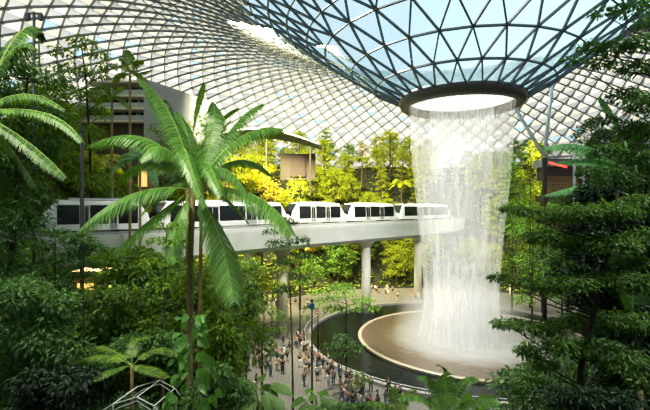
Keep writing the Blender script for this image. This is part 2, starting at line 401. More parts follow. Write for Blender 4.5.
rail = thing('pond_railing', 'thin metal railing curving along the pond kerb', 'railing', (VX, VY, 0))
MB().lathe([(25.75, 1.10), (25.82, 1.10), (25.82, 1.17), (25.75, 1.17)], 128, a0=PI*0.80, a1=PI*1.72, closed=True).build('handrail', STRUT, rail)
MB().lathe([(25.76, 0.6), (25.80, 0.6), (25.80, 0.64), (25.76, 0.64)], 128, a0=PI*0.80, a1=PI*1.72, closed=True).build('lower_rail', GREY, rail)
for k in range(44):
    a = PI*0.80+PI*0.92*k/43
    MB().box((25.78*math.cos(a), 25.78*math.sin(a), 0.55), (0.06, 0.06, 1.1), a).build('post', GREY, rail)

# ------------------------------------------------------------------ guideway and trains
PATH = [(-190, 36), (-90, 39.5), (20, 45), (150, 53), (234, 64), (337, 81), (415, 101), (440, 111), (453, 126), (457, 142)]
def spath():
    pts = [Vector(((px-CX)/F*Y, Y, 0)) for px, Y in PATH]; out = []
    P_ = [pts[0]*2-pts[1]]+pts+[pts[-1]*2-pts[-2]]
    for i in range(1, len(P_)-2):
        for k in range(14):
            t = k/14; a, b, c, d = P_[i-1], P_[i], P_[i+1], P_[i+2]
            out.append(0.5*((2*b)+(c-a)*t+(2*a-5*b+4*c-d)*t*t+(3*b-a-3*c+d)*t**3))
    out.append(pts[-1]); return out
PTH = spath()
def path_at_px(px):
    for a, b in zip(PTH, PTH[1:]):
        pa, pb = a.x/a.y*F+CX, b.x/b.y*F+CX
        if pa <= px <= pb: return a.lerp(b, (px-pa)/(pb-pa))
    return PTH[-1]
def bridge_dist(px):
    return path_at_px(max(-185, min(456, px))).y
def sweep(name, sec, mat, parent):
    mb = MB(); k = len(sec)
    for i, p in enumerate(PTH):
        t = (PTH[min(i+1, len(PTH)-1)]-PTH[max(i-1, 0)]).normalized(); sd = Vector((t.y, -t.x, 0))
        for s, z in sec: mb.v.append((p.x+sd.x*s, p.y+sd.y*s, z))
    for i in range(len(PTH)-1):
        for q in range(k):
            q2 = (q+1) % k; mb.f.append((i*k+q, (i+1)*k+q, (i+1)*k+q2, i*k+q2))
    mb.f.append(tuple(range(k))); mb.f.append(tuple((len(PTH)-1)*k+q for q in range(k-1, -1, -1)))
    return mb.build(name, mat, parent)
ZT = EYE-2.95
gw = thing('train_guideway', 'long pale curving elevated guideway carrying the train across the garden', 'bridge', (0, 0, 0))
sweep('girder', [(3.1, ZT), (3.1, ZT-0.5), (2.9, ZT-3.1), (2.2, ZT-3.7), (-2.2, ZT-3.7), (-2.9, ZT-3.1), (-3.1, ZT-0.5), (-3.1, ZT)], CONC, gw)
for s in (-1, 1):
    sweep('guide_rail', [(s*2.75-.1, ZT), (s*2.75+.1, ZT), (s*2.75+.1, ZT+0.35), (s*2.75-.1, ZT+0.35)], GREY, gw)
for s in (-1, 1):
    sweep('running_pad', [(s*1.1-.25, ZT), (s*1.1+.25, ZT), (s*1.1+.25, ZT+0.12), (s*1.1-.25, ZT+0.12)], DGREY, gw)
for px, lab in ((366, 'round cream guideway pier standing right of the dark pond view, under the rear train'), (282, 'stout white guideway pier rising from the crowd beside slim tree'), (418, 'guideway pier nearest the falling water, half lost in haze'), (120, 'guideway pier behind the big palm in the dark planting')):
    p = path_at_px(px); h = height(p.x, p.y)
    t = thing('guideway_pier', lab, 'pillar', (p.x, p.y, h))
    MB().tube([(0, 0, -0.3), (0, 0, ZT-3.7-h-1.2)], [0.95, 0.9], 20).build('shaft', PIER, t, True)
    MB().tube([(0, 0, ZT-3.7-h-1.3), (0, 0, ZT-3.7-h-0.7), (0, 0, ZT-3.7-h)], [0.92, 1.3, 2.0], 20).build('capital', PIER, t, True)

def make_car(pa, pb, label, nose=-1, nose2=False):
    """x runs along the car; nose at -x end (towards the near left)"""
    L = (pb-pa).length-0.5; mid = (pa+pb)/2; rz = math.atan2(pb.y-pa.y, pb.x-pa.x)
    t = thing('train_car', label, 'train', (mid.x, mid.y, ZT+0.12), rz, 'people mover cars on the guideway')
    h = L/2; W = 1.42; H = 3.75
    sec = lambda w, z0, z1: [(-w*0.94, z0), (-w, z0+0.5), (-w, z0+(z1-z0)*0.45), (-w*0.93, z1-0.55), (-w*0.74, z1-0.12), (0, z1), (w*0.74, z1-0.12), (w*0.93, z1-0.55), (w, z0+(z1-z0)*0.45), (w, z0+0.5), (w*0.94, z0)]
    # lower shell
    mb = MB(); st = [(-h, 0.82, 0.55, 1.5), (-h+0.25, 0.95, 0.40, 2.3), (-h+1.5, 1.0, 0.35, H), (h-1.5, 1.0, 0.35, H), (h-0.25, 0.95, 0.40, 2.3), (h, 0.82, 0.55, 1.5)]
    k = 11
    for x, ws, z0, z1 in st:
        for y, z in sec(W*ws, z0, z1): mb.v.append((x, y, z))
    for i in range(len(st)-1):
        for q in range(k-1): mb.f.append((i*k+q, i*k+q+1, (i+1)*k+q+1, (i+1)*k+q))
        mb.f.append((i*k+k-1, i*k, (i+1)*k, (i+1)*k+k-1))
    mb.f.append(tuple(range(k-1, -1, -1))); mb.f.append(tuple((len(st)-1)*k+q for q in range(k)))
    mb.build('body_shell', WHITE, t)
    for s in (-1, 1):      # side glazing in panels, doors between
        fr = (0, .27, .38, .62, .73, 1.0); xs = [-h+1.45+(2*h-2.9)*q for q in fr]
        for q in range(5):
            a, b = xs[q]+0.06, xs[q+1]-0.06
            y0, y1 = s*(W+0.015), s*(W*0.945+0.02)
            if q in (1, 3):
                d = MB().add([(a, y0, 0.5), (b, y0, 0.5), (b, y0, 1.85), (a, y0, 1.85), (b, y1, 3.1), (a, y1, 3.1)], [(0, 1, 2, 3), (3, 2, 4, 5)]).build('door', GREY, t)
                e = 0.02*s
                MB().add([(a+.12, y0+e, 1.1), ((a+b)/2-.06, y0+e, 1.1), ((a+b)/2-.06, y0+e, 1.85), (a+.12, y0+e, 1.85), ((a+b)/2-.06, y1+e, 2.95), (a+.12, y1+e, 2.95),
                          ((a+b)/2+.06, y0+e, 1.1), (b-.12, y0+e, 1.1), (b-.12, y0+e, 1.85), ((a+b)/2+.06, y0+e, 1.85), (b-.12, y1+e, 2.95), ((a+b)/2+.06, y1+e, 2.95)],
                         [(0, 1, 2, 3), (3, 2, 4, 5), (6, 7, 8, 9), (9, 8, 10, 11)]).build('door_pane', BLACKG, d)
            else:
                MB().add([(a, y0, 1.05), (b, y0, 1.05), (b, y0, 1.85), (a, y0, 1.85), (b, y1, 3.15), (a, y1, 3.15)], [(0, 1, 2, 3), (3, 2, 4, 5)]).build('side_window', BLACKG, t)
    for s in (-1, 1):      # slanted windscreens
        def X(x): return s*(x+0.02)
        mbw = MB().add([(X(h-0.02), -1.0, 1.35), (X(h-0.02), 1.0, 1.35), (X(h-0.22), 1.05, 2.28), (X(h-0.22), -1.05, 2.28), (X(h-1.28), 0.95, 3.55), (X(h-1.28), -0.95, 3.55)], [(0, 1, 2, 3), (3, 2, 4, 5)])
        mbw.build('windscreen', BLACKG, t)
        for y in (-0.85, 0.85): MB().box((s*(h+0.02), y, 1.0), (0.08, 0.3, 0.16)).build('headlamp', plain('headlamp', (0.9, 0.9, 0.85), 0.2), t)
    MB().box((0, 0, H+0.08), (L*0.5, 1.3, 0.22)).build('roof_unit', STRUT, t)
    for x in (-h*0.6, h*0.6): MB().box((x, 0, 0.22), (2.4, 2.0, 0.44)).build('bogie', DGREY, t)
for a, b, lab in ((36, 150, 'white train car at the far left, mostly hidden behind leaves'), (151, 283, 'white train car passing behind the big palm fronds'),
                  (286, 341, 'white train car with slanted windscreen right of the palm'), (343, 393, 'middle white train car of the right-hand train, above the pier'),
                  (395, 446, 'white train car disappearing behind the left edge of the waterfall')):
    make_car(path_at_px(a), path_at_px(b), lab)

# ------------------------------------------------------------------ plant kit
def rdir(zmin=-1, zmax=1):
    z = R.uniform(zmin, zmax); a = R.uniform(0, 2*PI); q = math.sqrt(max(0, 1-z*z)); return Vector((q*math.cos(a), q*math.sin(a), z))
def leafy_cluster(mb, c, rx, rz, n, L, W, droop=0.3):
    for _ in range(n):
        d = rdir(-0.6, 1); q = R.uniform(0.35, 1)**0.6
        p = Vector((c[0]+d.x*rx*q, c[1]+d.y*rx*q, c[2]+d.z*rz*q))
        o = Vector((d.x, d.y, d.z*0.4+R.uniform(-0.5, 0.3)-droop))+rdir()*0.5
        mb.leaf(p, o, Vector((0, 0, 1))+rdir()*0.55, L*R.uniform(.7, 1.2), W*R.uniform(.7, 1.2))
def tree_meshes(h, cr, crown0, clumps, per, L, W, flat=0.5, seed=0, lean=0.0, ellip=True):
    """broadleaf tree of height h: returns (trunk mesh builder, foliage mesh builder)"""
    global R
    keep = R; R = random.Random(seed)
    tk, fo = MB(), MB()
    top = Vector((lean*h, 0, h*0.93)); pts = [Vector((0, 0, -0.4)), Vector((lean*h*.2, R.uniform(-.1, .1), h*.3)), Vector((lean*h*.6, R.uniform(-.2, .2), h*.62)), top]
    r0 = 0.012*h+0.05
    tk.tube(pts, [r0*1.3, r0, r0*.7, r0*.2], 7)
    for k in range(clumps):
        u = (k+0.5)/clumps; z = crown0+(h-crown0)*u
        env = math.sin(PI*min(1, 0.18+0.8*u))**0.7 if ellip else 1-0.5*u
        a = k*2.399+R.uniform(-.4, .4); q = cr*env*math.sqrt(R.uniform(.15, 1))
        c = Vector((lean*z+q*math.cos(a), q*math.sin(a), z+R.uniform(-.3, .3)))
        s = Vector((lean*z*.9, 0, max(crown0*0.7, z-q*0.6)))
        m = s.lerp(c, .5)+Vector((0, 0, q*.08))
        tk.tube([s, m, c], [r0*.45, r0*.28, r0*.1], 5, False)
        rr = cr*R.uniform(.28, .48); leafy_cluster(fo, c, rr, rr*flat, per, L, W)
    R = keep
    return tk, fo
PROTO = {}
def proto(key, trunk, foliage, tmat, mats):
    PROTO[key] = (trunk.mesh(key+'_trunk', tmat), {m.name: foliage.mesh(key+'_leaves', m) for m in mats})
ALL = [L_SUN, L_GOLD, L_MID, L_DARK, L_DEEP]
for s in range(4):
    tk, fo = tree_meshes(10, 3.6, 2.6, 26, 120, 0.50, 0.24, 0.55, 40+s); proto('broad%d' % s, tk, fo, BARK, ALL)
for s in range(2):
    tk, fo = tree_meshes(12, 2.6, 3.4, 22, 110, 0.46, 0.20, 0.4, 60+s, 0.04); proto('tall%d' % s, tk, fo, BARK, ALL)
for s in range(3):   # shrubs
    tk, fo = tree_meshes(2.6, 1.7, 0.2, 14, 70, 0.34, 0.17, 0.8, 80+s); proto('shrub%d' % s, tk, fo, BARKD, ALL)
for s in range(2):   # finer leaves for mid-distance trees
    tk, fo = tree_meshes(7, 2.4, 1.9, 30, 130, 0.26, 0.12, 0.35, 90+s); proto('fine%d' % s, tk, fo, BARKD, ALL)

def frond(mb, base, ctrl, tip, leaf_len, n=44, droop=0.55, base_gap=0.12, stem=None, wfac=1.0, ragged=0.08):
    """feather frond: leaflets both sides of a curved rachis"""
    base, ctrl, tip = Vector(base), Vector(ctrl), Vector(tip)
    q = lambda t: base*(1-t)**2+ctrl*2*t*(1-t)+tip*t*t
    Lt = sum((q((i+1)/12)-q(i/12)).length for i in range(12))
    (stem or mb).tube([q(i/10) for i in range(11)], [0.012*Lt*0.45*(1-i/11)+0.006 for i in range(11)], 5, False)
    w = Lt*(1-base_gap)/n*1.25*wfac
    for i in range(n):
        t = base_gap+(1-base_gap)*(i+0.5)/n; p = q(t); tg = (q(min(1, t+.02))-q(t-.02)).normalized()
        sd = tg.cross(Vector((0, 0, 1)))
        if sd.length < .05: sd = Vector((1, 0, 0))
        sd.normalize(); up = sd.cross(tg).normalized()
        prof = (math.sin(PI*min(1, (t-base_gap)/(1-base_gap)*0.80+0.16)))**0.6
        for s in (-1, 1):
            ll = leaf_len*prof*R.uniform(1-ragged, 1+ragged)
            d = (sd*s+tg*0.42+Vector((0, 0, -droop))+up*0.12+rdir()*0.05).normalized()
            m = p+d*ll*0.5+Vector((0, 0, 0.05*ll)); e = p+d*ll+Vector((0, 0, -0.14*ll*(0.5+droop)))
            ax = (tg-d*tg.dot(d)).normalized()*w/2
            o = len(mb.v)
            mb.v.extend([tuple(p-ax*.7), tuple(p+ax*.7), tuple(m+ax), tuple(m-ax), tuple(e)])
            mb.f.extend([(o, o+1, o+2, o+3), (o+3, o+2, o+4)])
def palm_proto(nf, fl, leaf_len, seed, up=0.55, n=22):
    global R
    keep = R; R = random.Random(seed); mb = MB()
    for k in range(nf):
        a = k*2.399; e = R.uniform(.0, 1.0)*up+0.1; L_ = fl*R.uniform(.8, 1.1)
        d = Vector((math.cos(a), math.sin(a), 0))
        frond(mb, (0, 0, 0), d*L_*.5+Vector((0, 0, L_*e)), d*L_*(.95-.3*e)+Vector((0, 0, L_*(e*.9-.45))), leaf_len, n, wfac=1.1)
    R = keep
    return mb
for s in range(2):
    fo = palm_proto(11, 3.0, 0.75, 30+s); tk = MB().tube([(0, 0, -8.5), (0.15, 0, -4), (0, 0, 0.1)], [.16, .12, .08], 8)
    proto('palm%d' % s, tk, fo, BARK, [L_MID, L_DARK, L_SUN, L_PALM, L_DEEP])

def place(key, mat, loc, scale, rz, name, label, cat='tree', group=None, sz=None):
    t = thing(name, label, cat, loc, rz, group); t.scale = (scale, scale, sz or scale)
    tm, fm = PROTO[key]
    obj('trunk' if 'shrub' not in key else 'stem', tm, t); obj('crown' if 'palm' in key else 'foliage', fm[mat.name], t)
    return t

# ------------------------------------------------------------------ forest
def top_limit(px, Y):
    """lowest image row a crown may reach at this column, for trees standing nearer than what shows behind"""
    bd = bridge_dist(px) if px < 440 else 66
    if 212 < px < 425 and Y < 63: return 392
    if Y < bd+4:
        if px < 105: return 236 if Y > 34 else 285
        if px < 212: return 258
        if px < 425: return 243+ (12 if px < 300 else 0)
        return 330
    if px < 60: return 60
    if px < 210: return 96
    if px < 430: return 128
    if px < 510: return 150
    if px < 545: return 138
    if px < 590: return 196
    return 90
def visible_ok(px, x, y): return -60 < px < 710
cnt = {}
taken = []
def try_tree(x, y, gap, shrub=False):
    r = math.hypot(x-VX, y-VY)
    if r < plaza_r(x, y)+2.2 or r > 90: return
    px = CX+x/y*F
    if not visible_ok(px, x, y): return
    for tx, ty, tg in taken:
        if (tx-x)**2+(ty-y)**2 < (min(gap, tg))**2: return
    db = min((p.x-x)**2+(p.y-y)**2 for p in PTH)**0.5
    for bx, by, br in ((-41, 94, 14), (-30, 88.5, 11), (-13, 97, 14), (46, 86, 7), (-27.6, 66, 3), (-16.3, 30, 3)):
        if (x-bx)**2+(y-by)**2 < br*br: return
    h = height(x, y)
    lim = top_limit(px, y)
    zmax = EYE-(lim-CY)/F*y
    hh = min(zmax-h, roof_z(min(95, math.hypot(x-VX, y-VY)+4))-3-h, (R.uniform(9, 16) if px > 210 else R.uniform(14, 23)) if not shrub else R.uniform(2, 3.6))
    if db < 7.5: hh = min(hh, ZT-4.6-h)
    if shrub:
        if hh < 1.0: return
    elif hh < 3.5: return
    # keep the view of the plaza free
    if 225 < px < 420 and y < 47: return
    if 395 < px < 520 and y < 60: return
    far = y > bridge_dist(px)+2 if px < 440 else y > 75
    taken.append((x, y, gap))
    u = R.random()
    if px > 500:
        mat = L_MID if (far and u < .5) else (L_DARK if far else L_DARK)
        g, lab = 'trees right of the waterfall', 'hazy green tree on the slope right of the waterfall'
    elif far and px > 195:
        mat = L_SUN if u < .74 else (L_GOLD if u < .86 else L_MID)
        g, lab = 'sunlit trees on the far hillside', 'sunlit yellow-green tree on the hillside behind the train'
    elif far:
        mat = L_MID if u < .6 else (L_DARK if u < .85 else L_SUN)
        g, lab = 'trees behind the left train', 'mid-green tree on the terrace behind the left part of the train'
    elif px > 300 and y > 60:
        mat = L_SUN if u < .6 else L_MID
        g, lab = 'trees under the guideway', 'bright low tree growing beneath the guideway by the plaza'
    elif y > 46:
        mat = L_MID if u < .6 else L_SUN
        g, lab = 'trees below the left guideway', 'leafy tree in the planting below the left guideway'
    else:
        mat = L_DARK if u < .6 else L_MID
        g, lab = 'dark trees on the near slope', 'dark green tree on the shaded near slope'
    if shrub:
        key = 'shrub%d' % R.randrange(3); bh = 2.6
        g2 = 'shrubs: '+g.replace('trees', 'shrubs'); g = g2.replace('shrubs: ', ''); lab = lab.replace('low tree', 'shrub').replace('leafy tree', 'leafy shrub').replace('tree', 'low shrub')
        nm, cat = 'shrub', 'shrub'
    elif R.random() < .16 and hh > 7:
        key = 'palm%d' % R.randrange(2); bh = 10.0; mat = {'leaf golden': L_SUN}.get(mat.name, mat); nm, cat = 'palm_tree', 'palm'
        s = hh/bh
        cnt[g] = cnt.get(g, 0)+1
        place(key, mat, (x, y, h+8.5*s), s, R.uniform(0, 6.28), nm, lab.replace(' tree', ' palm tree'), cat, g.replace('trees', 'palms')); return
    else:
        if hh > 9 and R.random() < .4: key = 'tall%d' % R.randrange(2); bh = 12.4
        else: key = 'broad%d' % R.randrange(4); bh = 10.9
        nm, cat = 'broadleaf_tree', 'tree'
    s = hh/bh
    sx = max(s, 0.75) if not shrub else s
    cnt[g] = cnt.get(g, 0)+1
    place(key, mat, (x, y, h), sx, R.uniform(0, 6.28), nm, lab, cat, g, s)
for _ in range(9000):
    y = R.uniform(24, 150); px = R.uniform(-50, 700); x = (px-CX)/F*y
    if len([1 for t in taken]) > 290: break
    try_tree(x, y, 3.6 if y < 60 else 4.8)
nt_ = len(taken)
taken2 = taken; taken = [t for t in taken2]
taken = [(a, b, 2.0) for a, b, c in taken]
for _ in range(3000):
    y = R.uniform(22, 120); px = R.uniform(-30, 680); x = (px-CX)/F*y
    if len(taken) > nt_+150: break
    try_tree(x, y, 2.2, True)
print('FOREST', nt_, len(taken)-nt_, cnt)

# leafy ground cover over the slopes
gc = [MB(), MB()]
for _ in range(52000):
    y = 14+136*R.random()**1.3; px = R.uniform(-40, 690); x = (px-CX)/F*y
    r = math.hypot(x-VX, y-VY)
    if r < plaza_r(x, y)+0.6 or r > 90: continue
    far = y > 60
    s = 0.35+y*0.006
    p = Vector((x, y, height(x, y)+R.uniform(0, 0.7)))
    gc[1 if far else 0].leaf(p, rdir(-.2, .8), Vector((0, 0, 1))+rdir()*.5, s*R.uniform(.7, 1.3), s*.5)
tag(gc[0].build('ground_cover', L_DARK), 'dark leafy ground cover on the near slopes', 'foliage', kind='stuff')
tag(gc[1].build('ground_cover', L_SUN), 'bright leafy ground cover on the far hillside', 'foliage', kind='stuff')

# ------------------------------------------------------------------ foreground planting
PTRUNK0 = plain('slender trunk', (0.20, 0.155, 0.08), 0.8, var=0.3, scale=6)
def gz(x, y): return height(x, y)-0.1
def cluster_tree(name, label, Y, trunk, clusters, per, L, W, mat, tmat=BARKD, r0=0.09, cat='tree', seed=1, depth=0.8, flat=1.0, droop=0.25, limbs=True, group=None):
    """tree seen at distance Y: trunk and branch ends given where the photo shows them, spread in depth around Y"""
    global R
    keep = R; R = random.Random(seed)
    tp = [P(px, py, Y) for px, py in trunk]
    g = gz(tp[0].x, tp[0].y)
    if tp[0].z > g+0.3: tp = [Vector((tp[0].x, tp[0].y, g))]+tp
    base = tp[0].copy()
    t = thing(name, label, cat, base, 0, group)
    loc = [p-base for p in tp]
    mb = MB(); mb.tube(loc, [r0*(1-0.75*i/(len(loc)-1)) for i in range(len(loc))], 8)
    fo = MB()
    for px, py, rx, rz in clusters:
        dy = R.uniform(-1, 1)*depth
        c = P(px, py, Y+dy)-base; sx = rx/F*Y; sz = rz/F*Y
        if limbs:
            hd = (Vector((c.x, c.y, 0))-Vector((loc[-1].x, loc[-1].y, 0))).length; zt = max(loc[0].z+.3, c.z-.35*hd); s = loc[-1]
            for q0, q1 in zip(loc, loc[1:]):
                if q0.z <= zt <= q1.z: s = q0.lerp(q1, (zt-q0.z)/max(q1.z-q0.z, 1e-5))
            m = s.lerp(c, .5)+Vector((0, 0, -.06*(c-s).length))
            mb.tube([s, m, c+Vector((0, 0, -sz*.3))], [r0*.28, r0*.17, r0*.06], 5, False)
        n = int(2.3*per*(rx*rz)/200.0*R.uniform(.9, 1.1))+6
        for _ in range(n):
            d = rdir(-0.7, 1); q = R.uniform(.1, 1)**.5
            p = Vector((c.x+d.x*sx*q, c.y+d.y*max(sx*.8, .3)*q, c.z+d.z*sz*q*flat))
            o = Vector((d.x, d.y, -droop+R.uniform(-.4, .3)))+rdir()*.6
            fo.leaf(p, o, Vector((0, 0, 1))+rdir()*.5, L*R.uniform(.6, 1.25), W*R.uniform(.6, 1.25))
    mb.build('trunk', tmat, t, True); fo.build('foliage', mat, t)
    R = keep
    return t
# tall layered tree on the right
cluster_tree('layered_tree', 'tall dark tree with flat leafy tiers rising along the right edge of the pond', 14, [(582, 410), (580, 372), (592, 320), (604, 270), (612, 235), (618, 190)],
    [(513, 208, 12, 4), (535, 211, 18, 6), (556, 217, 22, 8), (580, 212, 24, 9), (610, 212, 28, 11), (640, 205, 25, 14), (545, 238, 18, 9), (575, 243, 25, 11), (610, 245, 28, 13), (640, 240, 20, 14),
     (500, 277, 12, 4), (520, 281, 16, 5), (545, 287, 20, 7), (575, 283, 24, 9), (610, 280, 26, 11), (640, 285, 22, 14), (505, 323, 12, 4), (525, 325, 18, 6), (550, 329, 20, 8), (580, 322, 24, 11), (615, 320, 24, 11),
     (642, 325, 20, 14), (528, 351, 12, 8), (543, 364, 14, 8), (560, 346, 14, 9), (590, 350, 22, 11), (530, 382, 14, 5), (625, 360, 24, 13), (645, 380, 20, 14), (560, 262, 14, 6), (630, 262, 20, 9)],
    260, 0.20, 0.09, L_TIER, r0=0.13, seed=5, depth=1.1, flat=0.9)
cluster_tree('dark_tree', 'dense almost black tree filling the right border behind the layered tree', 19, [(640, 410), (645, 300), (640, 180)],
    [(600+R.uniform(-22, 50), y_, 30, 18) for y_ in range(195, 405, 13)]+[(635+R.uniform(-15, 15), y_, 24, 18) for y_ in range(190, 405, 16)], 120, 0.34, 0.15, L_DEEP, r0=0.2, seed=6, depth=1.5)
cluster_tree('overhanging_tree', 'dark tree hanging into the upper right corner over the roof', 17, [(668, 300), (662, 160), (655, 100), (665, 20)],
    [(602, 12, 14, 4), (632, 8, 18, 6), (590, 46, 15, 5), (615, 48, 22, 7), (645, 42, 18, 9), (572, 60, 10, 3), (603, 63, 16, 6), (638, 68, 20, 8), (625, 95, 18, 9), (648, 105, 22, 14), (608, 120, 12, 6), (637, 130, 22, 12), (648, 24, 14, 6),
     (605, 152, 16, 8), (640, 158, 24, 14), (615, 178, 22, 12), (590, 172, 12, 6), (645, 185, 20, 14)], 190, 0.22, 0.10, L_DARK, r0=0.16, seed=7, depth=1.2)
# left border masses
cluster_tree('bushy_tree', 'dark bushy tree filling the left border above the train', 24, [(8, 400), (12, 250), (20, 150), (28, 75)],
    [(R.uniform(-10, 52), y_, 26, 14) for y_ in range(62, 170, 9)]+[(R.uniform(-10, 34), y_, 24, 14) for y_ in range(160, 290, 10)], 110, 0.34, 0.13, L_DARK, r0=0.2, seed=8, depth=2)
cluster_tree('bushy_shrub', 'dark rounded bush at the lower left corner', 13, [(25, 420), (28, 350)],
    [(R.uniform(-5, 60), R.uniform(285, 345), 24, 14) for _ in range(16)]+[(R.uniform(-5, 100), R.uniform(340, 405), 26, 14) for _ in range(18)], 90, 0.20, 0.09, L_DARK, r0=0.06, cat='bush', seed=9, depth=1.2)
cluster_tree('spreading_tree', 'tall loose-crowned tree against the roof left of the big palm', 52, [(92, 245), (90, 150), (86, 80), (82, 50)],
    [(62, 52, 14, 6), (82, 42, 14, 6), (98, 54, 12, 6), (70, 68, 18, 7), (92, 74, 16, 7), (108, 66, 10, 5), (60, 88, 16, 8), (84, 94, 18, 8), (104, 92, 12, 7), (75, 110, 20, 9), (98, 112, 14, 8), (66, 128, 16, 9), (90, 132, 16, 9)],
    170, 0.60, 0.24, L_MID, r0=0.24, seed=10, depth=3)
cluster_tree('slender_tree', 'slender tree with dark leaf clumps crossing the guideway right of the palm', 34, [(293, 400), (292, 340), (290, 290), (289, 245)],
    [(288, 222, 9, 6), (278, 243, 12, 6), (298, 240, 12, 6), (304, 256, 10, 4), (282, 262, 9, 5), (270, 232, 7, 5), (296, 276, 9, 5), (284, 290, 12, 6)], 200, 0.32, 0.13, L_DARK, PTRUNK0, r0=0.10, seed=11, depth=1)
cluster_tree('umbrella_leaf_sapling', 'thin sapling with dark drooping leaf whorls before the left train', 17, [(56, 330), (55, 280), (55, 232)],
    [(55, 232, 12, 6), (40, 245, 12, 7), (70, 240, 10, 6), (48, 262, 10, 7), (38, 276, 12, 6)], 120, 0.30, 0.10, L_DARK, r0=0.06, seed=12, depth=.6)
cluster_tree('umbrella_leaf_sapling', 'dark-leaved sapling beside the lamp post, in front of the pale girder', 17, [(84, 340), (83, 290), (84, 236)],
    [(80, 240, 12, 6), (95, 248, 9, 6), (72, 254, 10, 6), (88, 262, 12, 6), (80, 275, 12, 6)], 120, 0.30, 0.10, L_DARK, r0=0.045, seed=13, depth=.6)
cluster_tree('leafy_sapling', 'small sapling with open whorled leaves left of the palm trunk', 18, [(163, 400), (164, 320), (166, 250), (167, 225)],
    [(166, 226, 10, 5), (158, 240, 10, 5), (176, 242, 9, 5), (150, 262, 14, 6), (172, 265, 12, 6), (160, 285, 14, 8)], 120, 0.25, 0.10, L_MID, BARK, r0=0.06, seed=14, depth=.6)
# low and middle understorey left of the plaza
for k, (px, py, Y, rx, rz, m, lab) in enumerate([
    (128, 262, 26, 26, 18, L_MID, 'light green bush just under the left end of the girder'),
    (120, 305, 20, 34, 22, L_MID, 'leafy green bush in the middle of the dark left planting'),
    (70, 300, 22, 24, 22, L_DARK, 'dark broad bush below the lamp post'),
    (205, 285, 28, 16, 22, L_SUN, 'yellow-green bush glowing between the palm trunks'),
    (150, 290, 30, 18, 16, L_SUN, 'golden-green bush lit behind the sapling'),
    (222, 345, 22, 14, 22, L_MID, 'green bush left of the crowded path'),
    (240, 300, 36, 14, 18, L_DARK, 'dark bush beside the path far left of the pond'),
    (60, 385, 11, 40, 20, L_DEEP, 'very dark low bush along the bottom left edge'),
    (150, 350, 13, 26, 18, L_DARK, 'dark bush at the foot of the sapling'),
    (215, 385, 11, 26, 20, L_DARK, 'dark bush under the pale climbing plant'),
    (340, 412, 12, 30, 7, L_DARK, 'low dark plant at the bottom edge beneath the path'),
    (590, 400, 12, 40, 10, L_DEEP, 'low black-green bush at the bottom right')]):
    rr = random.Random(100+k)
    cluster_tree('leafy_bush', lab, Y, [(px, py+rz+16), (px, py)], [(px+rr.uniform(-1, 1)*rx, py+rr.uniform(-.8, 1)*rz, rx*.5, rz*.45) for _ in range(16)], 120, 0.013*Y+0.04, 0.006*Y+0.02, m, r0=0.05, cat='bush', seed=200+k, depth=.05*Y)
# small layered trees by the pond
cluster_tree('plaza_tree', 'flat-topped bright tree standing between the guideway pier and the pond edge', 60, [(346, 318), (347, 304)],
    [(330, 298, 12, 4), (345, 293, 14, 4), (362, 300, 12, 4), (352, 308, 14, 4), (334, 308, 12, 4), (372, 308, 8, 3), (320, 292, 10, 4), (340, 286, 14, 4)], 300, 0.50, 0.22, L_MID, r0=0.16, seed=20, depth=2.5)
cluster_tree('plaza_tree', 'small layered tree in front of the dark pond water', 50, [(341, 378), (342, 356)],
    [(330, 346, 9, 3), (345, 342, 12, 3), (357, 347, 9, 3), (348, 353, 12, 3), (333, 354, 9, 3), (340, 336, 9, 3)], 300, 0.40, 0.16, L_DARK, r0=0.10, seed=21, depth=1.6)
cluster_tree('plaza_tree', 'round-crowned tree left of the crowd near the tall dark post', 42, [(262, 345), (264, 320)],
    [(250, 318, 12, 5), (266, 310, 14, 6), (280, 318, 10, 5), (258, 330, 14, 5), (275, 330, 10, 5), (240, 326, 8, 5), (262, 300, 10, 4)], 220, 0.36, 0.15, L_MID, r0=0.12, seed=22, depth=1.6)
cluster_tree('plaza_tree', 'small green tree over the path beside the white pier', 66, [(318, 322), (318, 312)],
    [(310, 308, 8, 4), (320, 302, 9, 4), (328, 310, 7, 4), (305, 318, 7, 3)], 260, 0.45, 0.2, L_MID, r0=0.12, seed=23, depth=1.6)
cluster_tree('path_shrub', 'low shrub by the railing where visitors gather', 46, [(362, 395), (362, 386)],
    [(356, 384, 6, 4), (366, 380, 6, 4), (360, 374, 5, 3)], 260, 0.30, 0.13, L_MID, r0=0.05, cat='bush', seed=24, depth=.8)

